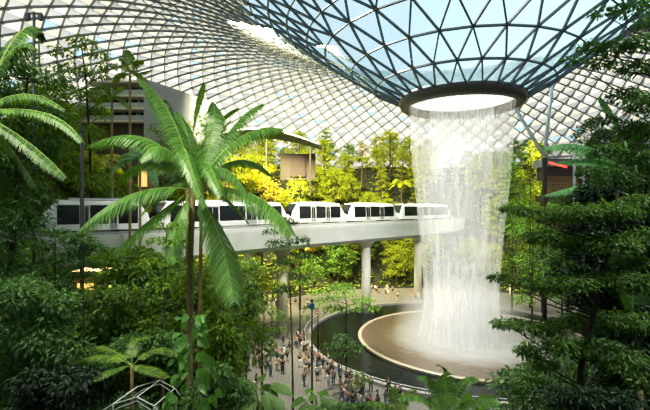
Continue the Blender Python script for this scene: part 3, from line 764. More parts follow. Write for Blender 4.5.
for k, (px, Y, top, spread_, m, lab) in enumerate([(248, 62, 256, 18, L_MID, 'tall plaza tree whose crown hides the guideway left of the white pier'), (272, 67, 258, 16, L_SUN, 'bright plaza tree with crown directly under the guideway, left of the white pier'),
      (300, 68, 256, 16, L_MID, 'plaza tree with crown under the guideway, just right of the white pier'),
      (228, 58, 258, 14, L_MID, 'leafy tree beneath the girder at the right of the big palm frond')]):
    rr = random.Random(300+k)
    cluster_tree('plaza_tree', lab, Y, [(px, top+48), (px+1, top+14)], [(px+rr.uniform(-1, 1)*spread_, top+rr.uniform(0, 30), spread_*.5, 5) for _ in range(13)], 150, .55, .25, m, BARK, r0=.13, seed=310+k, depth=2.5)
for k, (px, Y, y0_, y1_, spread_, m, lab) in enumerate([(532, 70, 200, 300, 20, L_MID, 'tall leafy tree right of the falling water, in front of the pavilion'), (562, 66, 192, 300, 20, L_DARK, 'darker tree standing in front of the timber pavilion'),
      (512, 88, 152, 280, 14, L_MID, 'hazy tree right beside the edge of the waterfall'), (530, 92, 140, 250, 14, L_SUN, 'yellowish tree below the long steel strut'),
      (300, 90, 176, 206, 18, L_SUN, 'bright tree in front of the dark shell canopy wall'), (262, 88, 165, 206, 22, L_GOLD, 'golden tree left below the shell canopy'), (228, 84, 150, 206, 20, L_SUN, 'sunlit tree behind the right fronds of the big palm'),
      (188, 80, 118, 200, 16, L_SUN, 'sunlit tree in front of the grey screen wall'), (160, 76, 124, 200, 14, L_MID, 'mid-green tree left of the grey screen wall'),(205, 82, 112, 200, 12, L_MID, 'mid-green tree at the right end of the grey screen wall')]):
    rr = random.Random(400+k); Hh = y1_-y0_
    cluster_tree('hillside_tree', lab, Y, [(px, y1_), (px+1, y0_+8)], [(px+rr.uniform(-1, 1)*spread_*(1-.5*u), y1_-Hh*u, spread_*.5, 7) for u in [q/(Hh/4) for q in range(int(Hh/4))]], 90, .65, .3, m, r0=.22, seed=410+k, depth=3)
# the big palm
PTRUNK = plain('palm trunk', (0.27, 0.21, 0.09), 0.8, var=0.3, scale=6)
def frond_plant(name, label, Y, hub, fronds, leaf_len, mat, n=44, trunk=None, cat='palm', wfac=1.0, droop=.55, tr=0.16, ragged=.08, seed=3, thru=False):
    """fronds: (ctrl px, ctrl py, tip px, tip py, depth shift of tip)"""
    global R
    keep = R; R = random.Random(seed)
    hubp = P(hub[0], hub[1], Y); g = gz(hubp.x, hubp.y)
    base = Vector((hubp.x, hubp.y, g)); t = thing(name, label, cat, base)
    if trunk:
        tp = [P(px, py, Y+dy)-base for px, py, dy in trunk]
        tp.insert(0, Vector((tp[0].x, tp[0].y, height(tp[0].x+base.x, tp[0].y+base.y)-base.z-.2)))
        MB().tube(tp, [tr*1.15]+[tr*(1-.35*i/len(tp)) for i in range(len(tp)-1)], 10).build('trunk', PTRUNK, t, True)
    for f in fronds:
        cx_, cy_, tx, ty, dy = f[:5]; ll = leaf_len*(f[5] if len(f) > 5 else 1)
        mb = MB(); b = hubp-base
        st = MB()
        M_ = P(cx_, cy_, Y+dy*.5+.4)-base; T_ = P(tx, ty, Y+dy)-base
        if thru: M_ = M_*2-(b+T_)/2
        frond(mb, b, M_, T_, ll, n, droop=droop, stem=st, wfac=wfac, ragged=ragged)
        fr = mb.build('frond', mat, t); st.build('frond_stem', STALK, fr)
    R = keep
    return t
big = frond_plant('fountain_palm', 'large bright palm with long arching fronds left of centre, before the train', 20, (193, 190),
    [(132, 194, 73, 236, -2, 1.0), (148, 139, 90, 145, 2, .85), (155, 216, 113, 253, -1, .8), (172, 118, 141, 80, 1.5, .75), (184, 148, 205, 208, -3, .55), (212, 138, 213, 102, 2, .7),
     (240, 138, 282, 129, 1, .8), (232, 128, 262, 104, 3, .65), (252, 194, 292, 234, -2, .95), (218, 232, 234, 302, -2, 1.1), (176, 228, 176, 262, -3, .6), (238, 160, 272, 176, 3, .6), (150, 162, 118, 182, 3, .6), (166, 148, 140, 160, -1, .7), (190, 145, 178, 112, 3, .6), (205, 162, 222, 196, -2.5, .6), (222, 168, 250, 202, -1, .6), (172, 180, 142, 214, 1, .6), (200, 150, 228, 146, 3.5, .6)],
    1.22, L_PALM, n=110, trunk=[(189, 400, 0), (190, 330, 0), (190, 260, 0), (192, 215, 0), (193, 190, 0)], wfac=1.0, droop=.8, thru=True, ragged=.16)
frond_plant('slim_palm', 'slimmer dark palm whose trunk rises just right of the big palm', 21.5, (203, 185),
    [(180, 175, 150, 200, 2), (215, 165, 240, 185, 2), (205, 150, 230, 120, 1), (225, 190, 250, 225, 1), (185, 150, 172, 132, 3)], 0.6, L_MID, n=36,
    trunk=[(199, 400, 0), (200, 320, 0), (201, 240, 0), (203, 185, 0)], tr=.1)
frond_plant('traveller_palm', 'upright paddle-leaved plant with folded blades behind the big palm', 27, (188, 165),
    [(150, 105, 140, 78, 0, .9), (172, 95, 163, 100, 0, .7), (196, 110, 204, 84, 0, .8), (218, 115, 238, 108, 0, .8), (235, 135, 262, 128, 0, .7)], 0.62, L_PALM, n=60, wfac=1.0, droop=.5, ragged=.08,
    trunk=[(188, 230, 0), (188, 165, 0)], tr=.15)
# frond ends reaching in from the left
frond_plant('leaning_palm', 'palm at the left border with pale fronds arching over the bushes', 15, (-22, 112),
    [(25, 94, 65, 110, 1, .8), (45, 113, 82, 141, 0, .85), (10, 52, 36, 48, 1, .9), (20, 32, 44, 40, 3, .9), (28, 142, 66, 178, -1, .9), (12, 150, 34, 186, 1, .8)], 0.62, L_TIER, n=64,
    trunk=[(-22, 300, 0), (-22, 112, 0)], tr=.12, droop=.8, thru=True)
frond_plant('areca_palm', 'small feathery palm silhouetted on the terrace under the roof', 48, (130, 76), 
    [(122, 66, 112, 84, 1), (138, 66, 148, 86, -1), (126, 60, 120, 58, 0), (135, 60, 142, 60, 0), (130, 60, 128, 50, 1), (140, 72, 152, 70, 2)], 1.0, L_MID, n=26, trunk=[(130, 200, 0), (130, 76, 0)], tr=.14)
frond_plant('areca_palm', 'small feathery palm a little lower on the terrace, left of the paddle leaves', 50, (112, 100),
    [(104, 90, 96, 106, 1), (120, 90, 128, 108, -1), (108, 86, 103, 84, 0), (117, 86, 123, 86, 0)], 0.9, L_MID, n=24, trunk=[(112, 200, 0), (112, 100, 0)], tr=.13)
frond_plant('weeping_palm', 'grey-green palm drooping above the train behind the left fronds', 40, (140, 160),
    [(122, 150, 110, 178, 0), (132, 146, 120, 158, 1), (148, 146, 160, 165, 0), (150, 155, 156, 186, -1), (138, 140, 132, 148, 2)], 0.9, L_PALE, n=30, trunk=[(140, 230, 0), (140, 160, 0)], tr=.13)
# right side banana fronds
frond_plant('banana_plant', 'banana plant with broad pale green leaves in front of the right pavilion', 24, (640, 180),
    [(590, 132, 545, 148, 0, 1.0), (600, 150, 556, 163, 1, .8), (590, 180, 545, 195, 0, .9), (600, 195, 568, 214, -1, .9), (620, 120, 600, 98, 1, .8)], 0.95, L_PALE, n=54, wfac=1.3, ragged=.03, cat='plant',
    trunk=[(642, 320, 0), (640, 180, 0)], tr=.2)
frond_plant('fan_leaf_palm', 'dim green palm fronds low on the right behind the layered tree', 17, (640, 350),
    [(590, 320, 545, 372, 0), (600, 300, 585, 300, 1), (620, 300, 612, 270, 0), (600, 340, 560, 352, 1), (625, 290, 640, 250, 0)], 0.7, L_DARK, n=40, trunk=[(640, 420, 0), (640, 350, 0)], tr=.12)
frond_plant('feather_fern', 'broad feathery fern spreading in the dark bottom left planting', 11.5, (132, 366),
    [(100, 345, 52, 372, 0, .9), (110, 340, 78, 350, 1, .8), (130, 335, 150, 338, .6, .8), (155, 340, 178, 356, .3, .9), (112, 368, 84, 384, -.8, .8), (145, 365, 168, 378, -.8, .8)], 0.36, L_MID, n=46, trunk=[(132, 400, 0), (132, 366, 0)], tr=.05, droop=.2, cat='fern')
frond_plant('tree_fern', 'bright spiky fern fronds at the bottom edge just below the pond railing', 12, (445, 425),
    [(425, 385, 398, 400, 0), (435, 370, 418, 378, .5), (448, 365, 440, 366, .3), (462, 370, 478, 380, .2), (470, 390, 500, 404, -.3)], 0.34, L_PALM, n=42, trunk=[(445, 440, 0), (445, 425, 0)], tr=.07, droop=.3, cat='fern')
frond_plant('tree_fern', 'feathery fern peeping up at the bottom centre beside the path', 12.5, (398, 425),
    [(385, 395, 366, 405, 0), (395, 385, 388, 388, .4), (405, 385, 415, 392, 0)], 0.32, L_MID, n=36, trunk=[(398, 440, 0), (398, 425, 0)], tr=.06, droop=.3, cat='fern')

# broad single-blade leaves (elephant ears, banana)
def blade(mb, base, tip, width, side_hint, cup=.18, n=9, heart=False):
    base, tip = Vector(base), Vector(tip); ax = tip-base; L_ = ax.length; ax.normalize()
    sd = ax.cross(Vector(side_hint)).normalized(); up = sd.cross(ax)
    o = len(mb.v)
    for i in range(n+1):
        t = i/n
        w = width*.5*((math.sin(PI*(t*.92+.08))**.75) if not heart else (1-t)**.8*min(1, 1.2*(t+.25))*1.15)
        sag = -Vector((0, 0, 1))*L_*.22*t*t
        c = base+ax*L_*t+sag
        for s in (-1, -.5, 0, .5, 1):
            mb.v.append(tuple(c+sd*w*s+up*(cup*w*abs(s)**1.5)-ax*(L_*.16*abs(s)*(1-t) if heart else 0)+up*(.03*w*math.sin(i*2.2))*abs(s)))
    for i in range(n):
        for q in range(4): a = o+i*5+q; mb.f.append((a, a+1, a+6, a+5))
def blade_plant(name, label, Y, root, leaves, mat, cat='plant', heart=True, seed=1):
    rr = random.Random(seed)
    rp = P(root[0], root[1], Y); base = Vector((rp.x, rp.y, gz(rp.x, rp.y))); t = thing(name, label, cat, base)
    rp = rp-base
    for (bx, by, tx, ty, w, dy) in leaves:
        b = P(bx, by, Y+dy)-base; e = P(tx, ty, Y+dy-.4)-base
        lf = MB(); blade(lf, b, e, w/F*Y, (rr.uniform(-.25, .25), -.75, 1), heart=heart)
        l = lf.build('leaf', mat, t, True)
        MB().tube([Vector((0, 0, 0)), rp.lerp(b, .5)+Vector((0, 0, .1)), b], [.03, .022, .012], 6).build('leaf_stalk', STALK, l)
    return t
def rosette(cx_, cy_, rx, ry, n, w, seed, Y):
    rr = random.Random(seed); out = []
    for k in range(n):
        a = 2*PI*k/n+rr.uniform(-.4, .4); q = rr.uniform(.3, 1)
        bx, by = cx_+math.cos(a)*rx*.45*q, cy_-math.sin(a)*ry*.55*q-ry*.2; l = w*rr.uniform(.9, 1.25)
        out.append((bx, by, bx+math.cos(a)*l*.9, by-math.sin(a)*l*.35+l*.45, w*rr.uniform(.75, 1.0), -math.sin(a)*.7*-1+rr.uniform(-.2, .2)))
    return out
blade_plant('elephant_ear', 'large-leaved elephant ear plant at the bottom edge left of the path', 11, (262, 425), rosette(258, 398, 50, 30, 18, 20, 2, 11), L_TIER, seed=2)
blade_plant('elephant_ear', 'smaller elephant ear plant of dull leaves right of the larger one', 12, (322, 425), rosette(318, 404, 36, 22, 13, 14, 3, 12), L_TIER, seed=3)
blade_plant('elephant_ear', 'low elephant ear plant between the palm foot and the fern', 12.5, (222, 425), rosette(222, 398, 36, 26, 11, 15, 5, 12.5), L_DARK, seed=6)
blade_plant('banana_clump', 'clump of glossy banana leaves at the bottom edge beneath the basin', 13, (460, 425),
    [(455, 404, 442, 372, 13, 0), (462, 406, 472, 388, 14, .3), (448, 406, 424, 394, 12, -.2), (475, 408, 498, 392, 15, .1), (485, 412, 474, 396, 14, -.3), (436, 408, 452, 384, 12, .2), (468, 412, 452, 398, 14, -.4)], L_PALM, heart=False, seed=4)
# pale climbing plant with round leaves
rr = random.Random(77)
lv = [(P(192+rr.uniform(-4, 4), y_, 9.5), y_) for y_ in range(315, 405, 5)]
b0 = P(192, 400, 9.5); base = Vector((b0.x, b0.y, gz(b0.x, b0.y)))
cl = thing('climbing_plant', 'pale lime climbing plant with large round leaves at the foot of the palm', 'plant', base)
MB().tube([Vector((0, 0, 0))]+[P(192+3*math.sin(y_*.1), y_, 9.5)-base for y_ in range(400, 312, -12)], .02, 6).build('stem', STALK, cl)
for k in range(70):
    y_ = 312+92*rr.random(); sd = rr.choice((-1, 1)); spread = 5+(y_-305)*.17
    bx = 192+sd*rr.uniform(1, 6); bx += sd*rr.random()*spread; tx = bx+sd*rr.uniform(3, 8)
    lf = MB(); blade(lf, P(bx, y_, 9.5+rr.uniform(-.3, .3))-base, P(tx, y_+rr.uniform(1, 8), 9.3+rr.uniform(-.3, .3))-base, rr.uniform(6, 9)/F*9.5, (rr.uniform(-.4, .4), -1, .5), n=6)
    lf.build('leaf', L_LIME, cl, True)

# ------------------------------------------------------------------ lamp posts
def lamp_post(px, ytop, Y, label, kind, r=.07):
    p = P(px, ytop, Y); g = height(p.x, p.y); h = p.z-g
    t = thing('lamp_post', label, 'lamp', (p.x, p.y, g))
    MB().tube([(0, 0, -.2), (0, 0, h)], [r*1.2, r], 12).build('pole', DGREY, t, True)
    MB().tube([(0, 0, -.1), (0, 0, .5)], [r*2, r*1.7], 12).build('pole_base', DGREY, t, True)
    if kind == 'twin':
        MB().box((0, 0, h-.1), (1.1, .12, .1)).build('crossbar', DGREY, t)
        for s in (-1, 1): MB().box((s*.45, 0, h-.35), (.25, .25, .45)).build('lamp_head', DGREY, t)
    elif kind == 'sign':
        MB().box((.0, -.1, h-.45), (.5, .08, .6)).build('blue_panel', plain('blue panel', (.03, .16, .38), .4), t)
        MB().tube([(0, 0, h), (0, 0, h+.25)], [.12, .16], 10).build('lamp_head', DGREY, t)
    else:
        MB().tube([(0, 0, h), (0, 0, h+.35)], [.14, .10], 10).build('lamp_head', DGREY, t)
lamp_post(82, 132, 26, 'tall dark post rising in front of the left train', 'plain', .10)
lamp_post(34, 12, 30, 'dark post with twin lamp heads against the roof at top left', 'twin', .09)
lamp_post(312, 302, 47, 'dark post with a blue panel standing in the crowd on the path', 'sign', .09)
lamp_post(246, 318, 33, 'dark post half hidden by bushes left of the crowded path', 'plain', .09)

# white pitched frame at the bottom
b = P(133, 409, 10); g = gz(b.x, b.y)
t = thing('garden_canopy', 'small white pitched frame peeking over the bottom left edge', 'canopy', (b.x, b.y, g))
def Q(px, py, dy=0): return P(px, py, 10+dy)-Vector((b.x, b.y, g))
for off, sc_ in ((0, 1), (4, .8)):
    ps = [Q(137+(x-137)*sc_, y_+off, dy) for x, y_, dy in ((100, 412, 0), (113, 404, 0), (137, 397, 0), (154, 406, 0), (160, 414, 0))]
    MB().tube(ps, .012, 6).build('white_bar', WHITE, t); MB().tube([p+Vector((.1, 1.1, -.05)) for p in ps], .012, 6).build('white_bar', WHITE, t)
for x, y_ in ((113, 404), (137, 397), (154, 406)):
    MB().tube([Q(x, y_), Q(x, y_)+Vector((.1, 1.1, -.05))], .012, 6).build('cross_bar', WHITE, t)
for x in (113, 154):
    MB().tube([Q(x, 405), Vector((Q(x, 405).x, 0, 0))], .02, 6).build('post', WHITE, t)

# ------------------------------------------------------------------ buildings round the garden
def boxthing(name, label, cat, px, py, Y, rz=0):
    p = P(px, py, Y); t = thing(name, label, cat, p, rz); return t
t = boxthing('terrace_building', 'grey terrace building with glass balconies behind the small palms at left', 'building', 112, 122, 92)
G2 = plain('balcony glass', (.35, .42, .42), .15)
bz = -(P(112, 122, 92).z-height(-45, 92))-1
MB().box((0, 3.5, (bz-.5)/2), (17, 5, -bz)).build('base_wall', plain('brown wall', (.12, .095, .06), .8), t)
for k in range(3):
    z = k*2.7
    MB().box((k*.8, 2.5, z), (18-k*2, 7, .5)).build('floor_slab', PIER, t)
    MB().box((k*.8, 4, z+1.5), (16-k*2, 4, 2.4)).build('storey_wall', plain('pale wall', (.26, .28, .27), .6), t)
    MB().box((k*.8, -.9, z+.75), (17.6-k*2, .06, 1.0)).build('balustrade', G2, t)
    for q in range(5): MB().box((k*.8-6.4+q*3.2*(1-k*.06), 1.95, z+1.6), (2.2, .1, 1.7)).build('window', BLACKG, t)
MB().box((1.5, 2.5, 8.3), (13, 7.5, .4)).build('roof_slab', PIER, t)
t = boxthing('screen_wall', 'plain grey sloping screen wall below the roof edge left of centre', 'wall', 178, 105, 88)
MB().add([(-7, 0, -8), (7.5, 0, -8), (7.5, 0, .5), (-7, 0, 5.5), (-7, .6, -8), (7.5, .6, -8), (7.5, .6, .5), (-7, .6, 5.5)], [(0, 1, 2, 3), (7, 6, 5, 4), (0, 3, 7, 4), (1, 5, 6, 2), (3, 2, 6, 7)]).build('panel', plain('grey panel', (.36, .39, .42), .7), t)
for x in (-6.5, 0, 6.5): MB().box((x, .9, -9.5), (.5, .5, 13)).build('post', GREY, t)
# curved shell roof on the hillside
t = boxthing('shell_canopy', 'dark curved shell roof sheltering a terrace among the far trees', 'canopy', 268, 150, 96)
mb = MB()
for j in range(9):
    v = j/8
    for i in range(21):
        u = i/20; x = -12+24*u; z = 4.2*math.sin(PI*(u*.75+.2))*(1-.25*v)+.6*v
        mb.v.append((x, -4+9*v, z))
for j in range(8):
    for i in range(20): a = j*21+i; mb.f.append((a, a+1, a+22, a+21))
sh = mb.build('shell', plain('shell roof', (.10, .12, .11), .5), t, True); md = sh.modifiers.new('solid', 'SOLIDIFY'); md.thickness = .4
MB().box((6.5, 3, -3.5), (8, .6, 6)).build('back_wall', plain('earth wall', (.03, .022, .014), .8), t)
MB().box((6.5, 2.5, -3.5), (3.5, .3, 4.5)).build('doorway', plain('dark opening', (.02, .012, .01), .8), t)
for x in (-9, 0, 9.5): MB().box((x, -2.5, -4), (.3, .3, 12)).build('post', BARKD, t)
# right pavilion with red light, timber front and steel struts
t = boxthing('pavilion', 'grey roofed timber pavilion with a red light right of the waterfall', 'building', 561, 172, 84)
MB().box((0, 2, 1.8), (6.6, 5, 1.5)).build('roof_box', plain('grey roof', (.26, .29, .28), .5), t)
MB().add([(-3.6, -1, 2.5), (3.6, -1, 2.9), (3.2, 4.5, 3.3), (-3.2, 4.5, 3.3), (-3.6, -1, 2.9), (3.6, -1, 3.3)], [(0, 1, 5, 4), (4, 5, 2, 3)]).build('roof_edge', GREY, t)
MB().box((-.9, -.55, 1.35), (3.6, .12, .35), M=Matrix.Rotation(.25, 3, 'Y')).build('red_light', RED, t)
MB().box((0, 2, -.2), (5.6, 4, 2.6)).build('interior', plain('dim interior', (.08, .06, .05), .8), t)
for k in range(9): MB().box((0, -.2, -1.0-k*.42), (6.2, .2, .30)).build('timber_slat', WOOD, t)
pz = height(46, 84)-P(561, 172, 84).z
MB().box((0, 2.2, -5.2), (5.8, 4.2, 1.2)).build('base', plain('brown base', (.10, .07, .045), .8), t)
for x in (-2.5, 2.5): MB().box((x, 2.2, (pz-5.8)/2-.3), (.4, .4, -(pz+5.2))).build('stilt', BARKD, t)
t = boxthing('service_frame', 'white scaffold-like column frame at the right side of the pavilion', 'frame', 579, 175, 82)
for x in (-.9, .9): MB().box((x, 0, -2), (.35, .35, 16)).build('post', STRUT, t)
for z in (-3, -.5, 2, 4.5): MB().box((0, 0, z), (1.8, .25, .3)).build('crossbar', STRUT, t)
for a_, b_, lab in (((514, 106), (545, 158), 'long pale steel strut leaning left from the pavilion to the roof'), ((551, 96), (544, 158), 'pale steel strut leaning right beside the longer one, up to the roof')):
    A, B = P(*b_, 81), P(*a_, 81.5)
    B = A+(B-A)*1.25; G = Vector((A.x, A.y, height(A.x, A.y)))
    s = thing('roof_strut', lab, 'strut', G)
    MB().tube([A-G, B-G], [.35, .3], 10).build('strut_tube', STRUT, s, True); MB().tube([Vector((0, 0, -.3)), A-G], [.35, .35], 10).build('foot', BARKD, s, True)
# lit timber kiosk in the left planting
t = boxthing('kiosk', 'small warm-lit timber kiosk glowing among the left bushes', 'kiosk', 92, 296, 30)
g = height(*t.location.xy); t.location.z = g; h = P(92, 272, 30).z-g
MB().box((0, 0, h/2), (1.5, 1.5, h)).build('timber_body', WOOD, t); MB().box((0, -.8, h*.75), (1.1, .08, h*.3)).build('lit_panel', WARM, t); MB().box((0, 0, h+.08), (1.9, 1.9, .16)).build('roof', WOOD, t)
t = boxthing('kiosk', 'bright lit timber column glowing above the train behind the weeping palm', 'kiosk', 145, 185, 66)
g = height(*t.location.xy); t.location.z = g; h = P(145, 168, 66).z-g
MB().box((0, 0, h/2), (1.6, 1.6, h)).build('timber_body', WOOD, t); MB().box((0, -.85, h-1.6), (1.3, .08, 2.6)).build('lit_panel', WARM, t)  # panel glow stands in for light on a yellow trunk
MB().box((0, 0, h+.1), (2.2, 2.2, .2)).build('roof', WOOD, t)

# ------------------------------------------------------------------ people
def skin_mesh(name, verts, eds, rad, root=0, lv=1):
    me = bpy.data.meshes.new(name); me.from_pydata(verts, eds, []); o = bpy.data.objects.new(name, me); COL.objects.link(o)
    m = o.modifiers.new('s', 'SKIN')
    for i, r in enumerate(rad): me.skin_vertices[0].data[i].radius = (r[0], r[1]) if isinstance(r, tuple) else (r, r)
    me.skin_vertices[0].data[root].use_root = True
    m.use_smooth_shade = True
    if lv: o.modifiers.new('u', 'SUBSURF').levels = lv
    dg = bpy.context.evaluated_depsgraph_get(); out = bpy.data.meshes.new_from_object(o.evaluated_get(dg)); out.name = name
    bpy.data.objects.remove(o); bpy.data.meshes.remove(me); return out
def person_parts(pose):
    st, aL, aR = pose      # stride, arm targets
    hip, kn, an = .92, .50, .08
    V_ = {'pel': (0, 0, .95), 'wa': (0, 0, 1.10), 'ch': (0, .01, 1.30), 'nk': (0, 0, 1.46), 'hd': (0, -.01, 1.56), 'tp': (0, 0, 1.68)}
    V_['hL'] = (.10, 0, .88); V_['hR'] = (-.10, 0, .88)
    V_['kL'] = (.11, -st*.5-.02, .50); V_['kR'] = (-.11, st*.35-.03, .50)
    V_['fL'] = (.11, -st, .09); V_['fR'] = (-.11, st*1.1, .09 if st < .2 else .14)
    V_['tL'] = (.13, -st-.16, .035); V_['tR'] = (-.13, st*1.1-.15, .035)
    V_['sL'] = (.19, .01, 1.38); V_['sR'] = (-.19, .01, 1.38)
    V_['eL'], V_['wL'], V_['gL'] = aL; V_['eR'], V_['wR'], V_['gR'] = aR
    r = {'pel': (.15, .11), 'wa': (.13, .09), 'ch': (.16, .10), 'nk': .055, 'hd': (.085, .10), 'tp': (.06, .07), 'hL': .09, 'hR': .09, 'kL': .06, 'kR': .06, 'fL': .045, 'fR': .045, 'tL': (.045, .03), 'tR': (.045, .03),
         'sL': .06, 'sR': .06, 'eL': .042, 'eR': .042, 'wL': .028, 'wR': .028, 'gL': (.035, .018), 'gR': (.035, .018)}
    E = [('pel', 'wa'), ('wa', 'ch'), ('ch', 'nk'), ('nk', 'hd'), ('hd', 'tp'), ('pel', 'hL'), ('pel', 'hR'), ('hL', 'kL'), ('hR', 'kR'), ('kL', 'fL'), ('kR', 'fR'), ('fL', 'tL'), ('fR', 'tR'),
         ('ch', 'sL'), ('ch', 'sR'), ('sL', 'eL'), ('sR', 'eR'), ('eL', 'wL'), ('eR', 'wR'), ('wL', 'gL'), ('wR', 'gR')]
    def sk(nm, ed, k, lv=1, alter=None):
        names = []
        for a, b in ed:
            for q in (a, b):
                if q not in names: names.append(q)
        P2 = dict(V_); P2.update(alter or {})
        rr_ = [(tuple(x*k for x in r[q]) if isinstance(r[q], tuple) else r[q]*k) for q in names]
        return skin_mesh(nm, [P2[q] for q in names], [(names.index(a), names.index(b)) for a, b in ed], rr_, 0, lv)
    mid = lambda a, b, t: tuple(V_[a][i]*(1-t)+V_[b][i]*t for i in range(3))
    body = sk('person_body', E, 1.0)
    shirt = sk('shirt', [('pel', 'wa'), ('wa', 'ch'), ('ch', 'sL'), ('ch', 'sR'), ('sL', 'eL'), ('sR', 'eR')], 1.22, 1, {'eL': mid('sL', 'eL', .8), 'eR': mid('sR', 'eR', .8), 'pel': (0, 0, .93)})
    trou = sk('trousers', [('pel', 'hL'), ('pel', 'hR'), ('hL', 'kL'), ('hR', 'kR'), ('kL', 'fL'), ('kR', 'fR')], 1.2, 1)
    shorts = sk('trousers', [('pel', 'hL'), ('pel', 'hR'), ('hL', 'kL'), ('hR', 'kR')], 1.25, 1)
    return body, shirt, trou, shorts
arm_d = lambda s: ((s*.25, .02, 1.12), (s*.26, -.06, .88), (s*.26, -.09, .78))
arm_b = lambda s: ((s*.25, 0, 1.14), (s*.16, -.24, 1.20), (s*.12, -.31, 1.24))
arm_u = lambda s: ((s*.26, -.14, 1.36), (s*.12, -.34, 1.52), (s*.08, -.38, 1.58))
POSES = [(0.03, arm_d(1), arm_d(-1)), (0.24, arm_d(1), arm_d(-1)), (0.05, arm_u(1), arm_u(-1)), (0.10, arm_b(1), arm_d(-1))]
PARTS = [person_parts(p) for p in POSES]
def hair_mesh(long):
    mb = MB(); n = 12
    prof = [(.005, 1.745), (.06, 1.73), (.095, 1.69), (.108, 1.62), (.10, 1.56)] + ([(.10, 1.45), (.085, 1.36)] if long else [])
    mb.lathe(prof, n, a0=-.35, a1=PI+.35); me = mb.mesh('hair', DGREY, True); return me
def pal(nm, c): return plain(nm, c, .8, var=.08, scale=9)
SKIN = pal('skin', (.48, .30, .20))
TOPS = {'white': pal('white cloth', (.75, .75, .72)), 'black': pal('black cloth', (.02, .02, .022)), 'blue': pal('blue cloth', (.06, .22, .50)), 'red': pal('red cloth', (.45, .05, .05)), 'beige': pal('beige cloth', (.50, .38, .26)),
        'grey': pal('grey cloth', (.22, .23, .24)), 'pink': pal('pink cloth', (.62, .30, .30)), 'teal': pal('teal cloth', (.05, .28, .26))}
BOTS = {'dark trousers': (2, TOPS['black']), 'blue jeans': (2, pal('denim', (.08, .13, .24))), 'beige shorts': (3, TOPS['beige']), 'black shorts': (3, TOPS['black']), 'white trousers': (2, TOPS['white'])}
HAIRM = [hair_mesh(False), hair_mesh(True)]; HM = pal('dark hair', (.018, .013, .01))
HAIRM[0].materials[0] = HM; HAIRM[1].materials[0] = HM
MC = {}
def tinted(me, m):
    k = (me.name, m.name)
    if k not in MC:
        c = me.copy(); c.materials.clear(); c.materials.append(m); MC[k] = c
    return MC[k]
POSW = ['standing', 'walking', 'photographing', 'hand raised']
seen_p = []
def person(px, py, top, bot, pose, rz, where, scale=1.0):
    Y = EYE*F/(py-CY); x = (px-CX)/F*Y
    r = math.hypot(x-VX, Y-VY)
    if r < 26.4 or r > plaza_r(x, Y): 
        d = Vector((x-VX, Y-VY)).normalized(); r2 = 26.6 if r < 26.4 else plaza_r(x, Y)-.4; x = VX+d.x*r2; Y = VY+d.y*r2
    if any((x-a)**2+(Y-b_)**2 < .36 for a, b_ in seen_p): x += .6; Y += .4
    seen_p.append((x, Y))
    b_, sh_, _, _ = PARTS[pose]; bi, bm_ = BOTS[bot]
    lab = 'visitor in %s top and %s, %s, %s' % (top, bot, POSW[pose], where)
    t = thing('person', lab, 'person', (x, Y, 0.0), rz, 'visitors '+where+' '+top+' '+bot+' '+str(POSW[pose]))
    t.scale = (scale*1.2,)*3
    bo = obj('body', tinted(b_, SKIN), t); obj('shirt', tinted(sh_, TOPS[top]), t); obj('trousers', tinted(PARTS[pose][bi], bm_), t); obj('hair', HAIRM[(px*7+py) % 3 < 1], t)
cr_ = random.Random(5)
def c2(x, y): return 200+x/2.927, 270+y/2.927
W1 = 'on the path left of the pond'; W2 = 'by the near pond railing'
SEED = [(290, 205, 'white', 0), (330, 228, 'black', 1), (312, 258, 'black', 1), (292, 280, 'black', 0), (310, 300, 'blue', 0), (305, 335, 'black', 1), (343, 318, 'white', 0), (215, 245, 'grey', 0), (245, 242, 'blue', 0), (262, 235, 'black', 1),
        (182, 255, 'beige', 3), (165, 280, 'pink', 0), (198, 282, 'white', 0), (152, 238, 'white', 1), (225, 262, 'red', 1), (240, 268, 'white', 3), (255, 262, 'teal', 0), (205, 262, 'red', 0), (178, 275, 'beige', 1), (188, 268, 'white', 0),
        (282, 222, 'beige', 1), (300, 215, 'grey', 0), (348, 300, 'blue', 1), (322, 250, 'white', 3), (375, 140, 'pink', 0)]
SEED2 = [(405, 285, 'white', 0), (392, 275, 'beige', 2), (412, 305, 'black', 0), (428, 322, 'beige', 2), (442, 325, 'white', 0), (415, 380, 'grey', 1), (460, 382, 'white', 3), (467, 405, 'white', 0), (492, 398, 'white', 1), (500, 418, 'red', 0), (520, 402, 'black', 0),
         (552, 362, 'black', 2), (432, 395, 'pink', 0), (447, 405, 'black', 1), (385, 300, 'beige', 1), (420, 270, 'white', 1)]
bl = list(BOTS)
for L_, wh in ((SEED, W1), (SEED2, W2)):
    for k, (x_, y_, tc_, po) in enumerate(L_):
        a_, b_ = c2(x_, y_+6)
        person(a_, b_, tc_, bl[(k*3+po) % 5], po, cr_.uniform(0, 6.28), wh, cr_.uniform(.92, 1.05))
W3 = 'far behind the pond'
for k in range(24):
    px = cr_.choice((cr_.uniform(366, 428), cr_.uniform(366, 428), cr_.uniform(432, 545)))
    person(px, cr_.uniform(291, 300), cr_.choice(['white', 'white', 'beige', 'black', 'blue', 'pink', 'grey', 'red']), cr_.choice(bl), cr_.choice((0, 1, 3)), cr_.uniform(0, 6.28), W3)
W4 = 'on the path beyond the white pier'
for k in range(16):
    person(cr_.uniform(252, 308), cr_.uniform(300, 312), cr_.choice(['white', 'white', 'beige', 'black', 'blue']), cr_.choice(bl), cr_.choice((0, 1)), cr_.uniform(0, 6.28), W4)
W6 = 'on the near pond path'
for k in range(16):
    a_ = cr_.uniform(325, 395)
    person(a_, min(405, 372+(a_-325)*.34+cr_.uniform(2, 22)), cr_.choice(['white', 'white', 'black', 'grey', 'beige']), cr_.choice(bl), cr_.choice((0, 1, 2)), cr_.uniform(0, 6.28), W6)
W5 = 'in the crowd around the dark post'
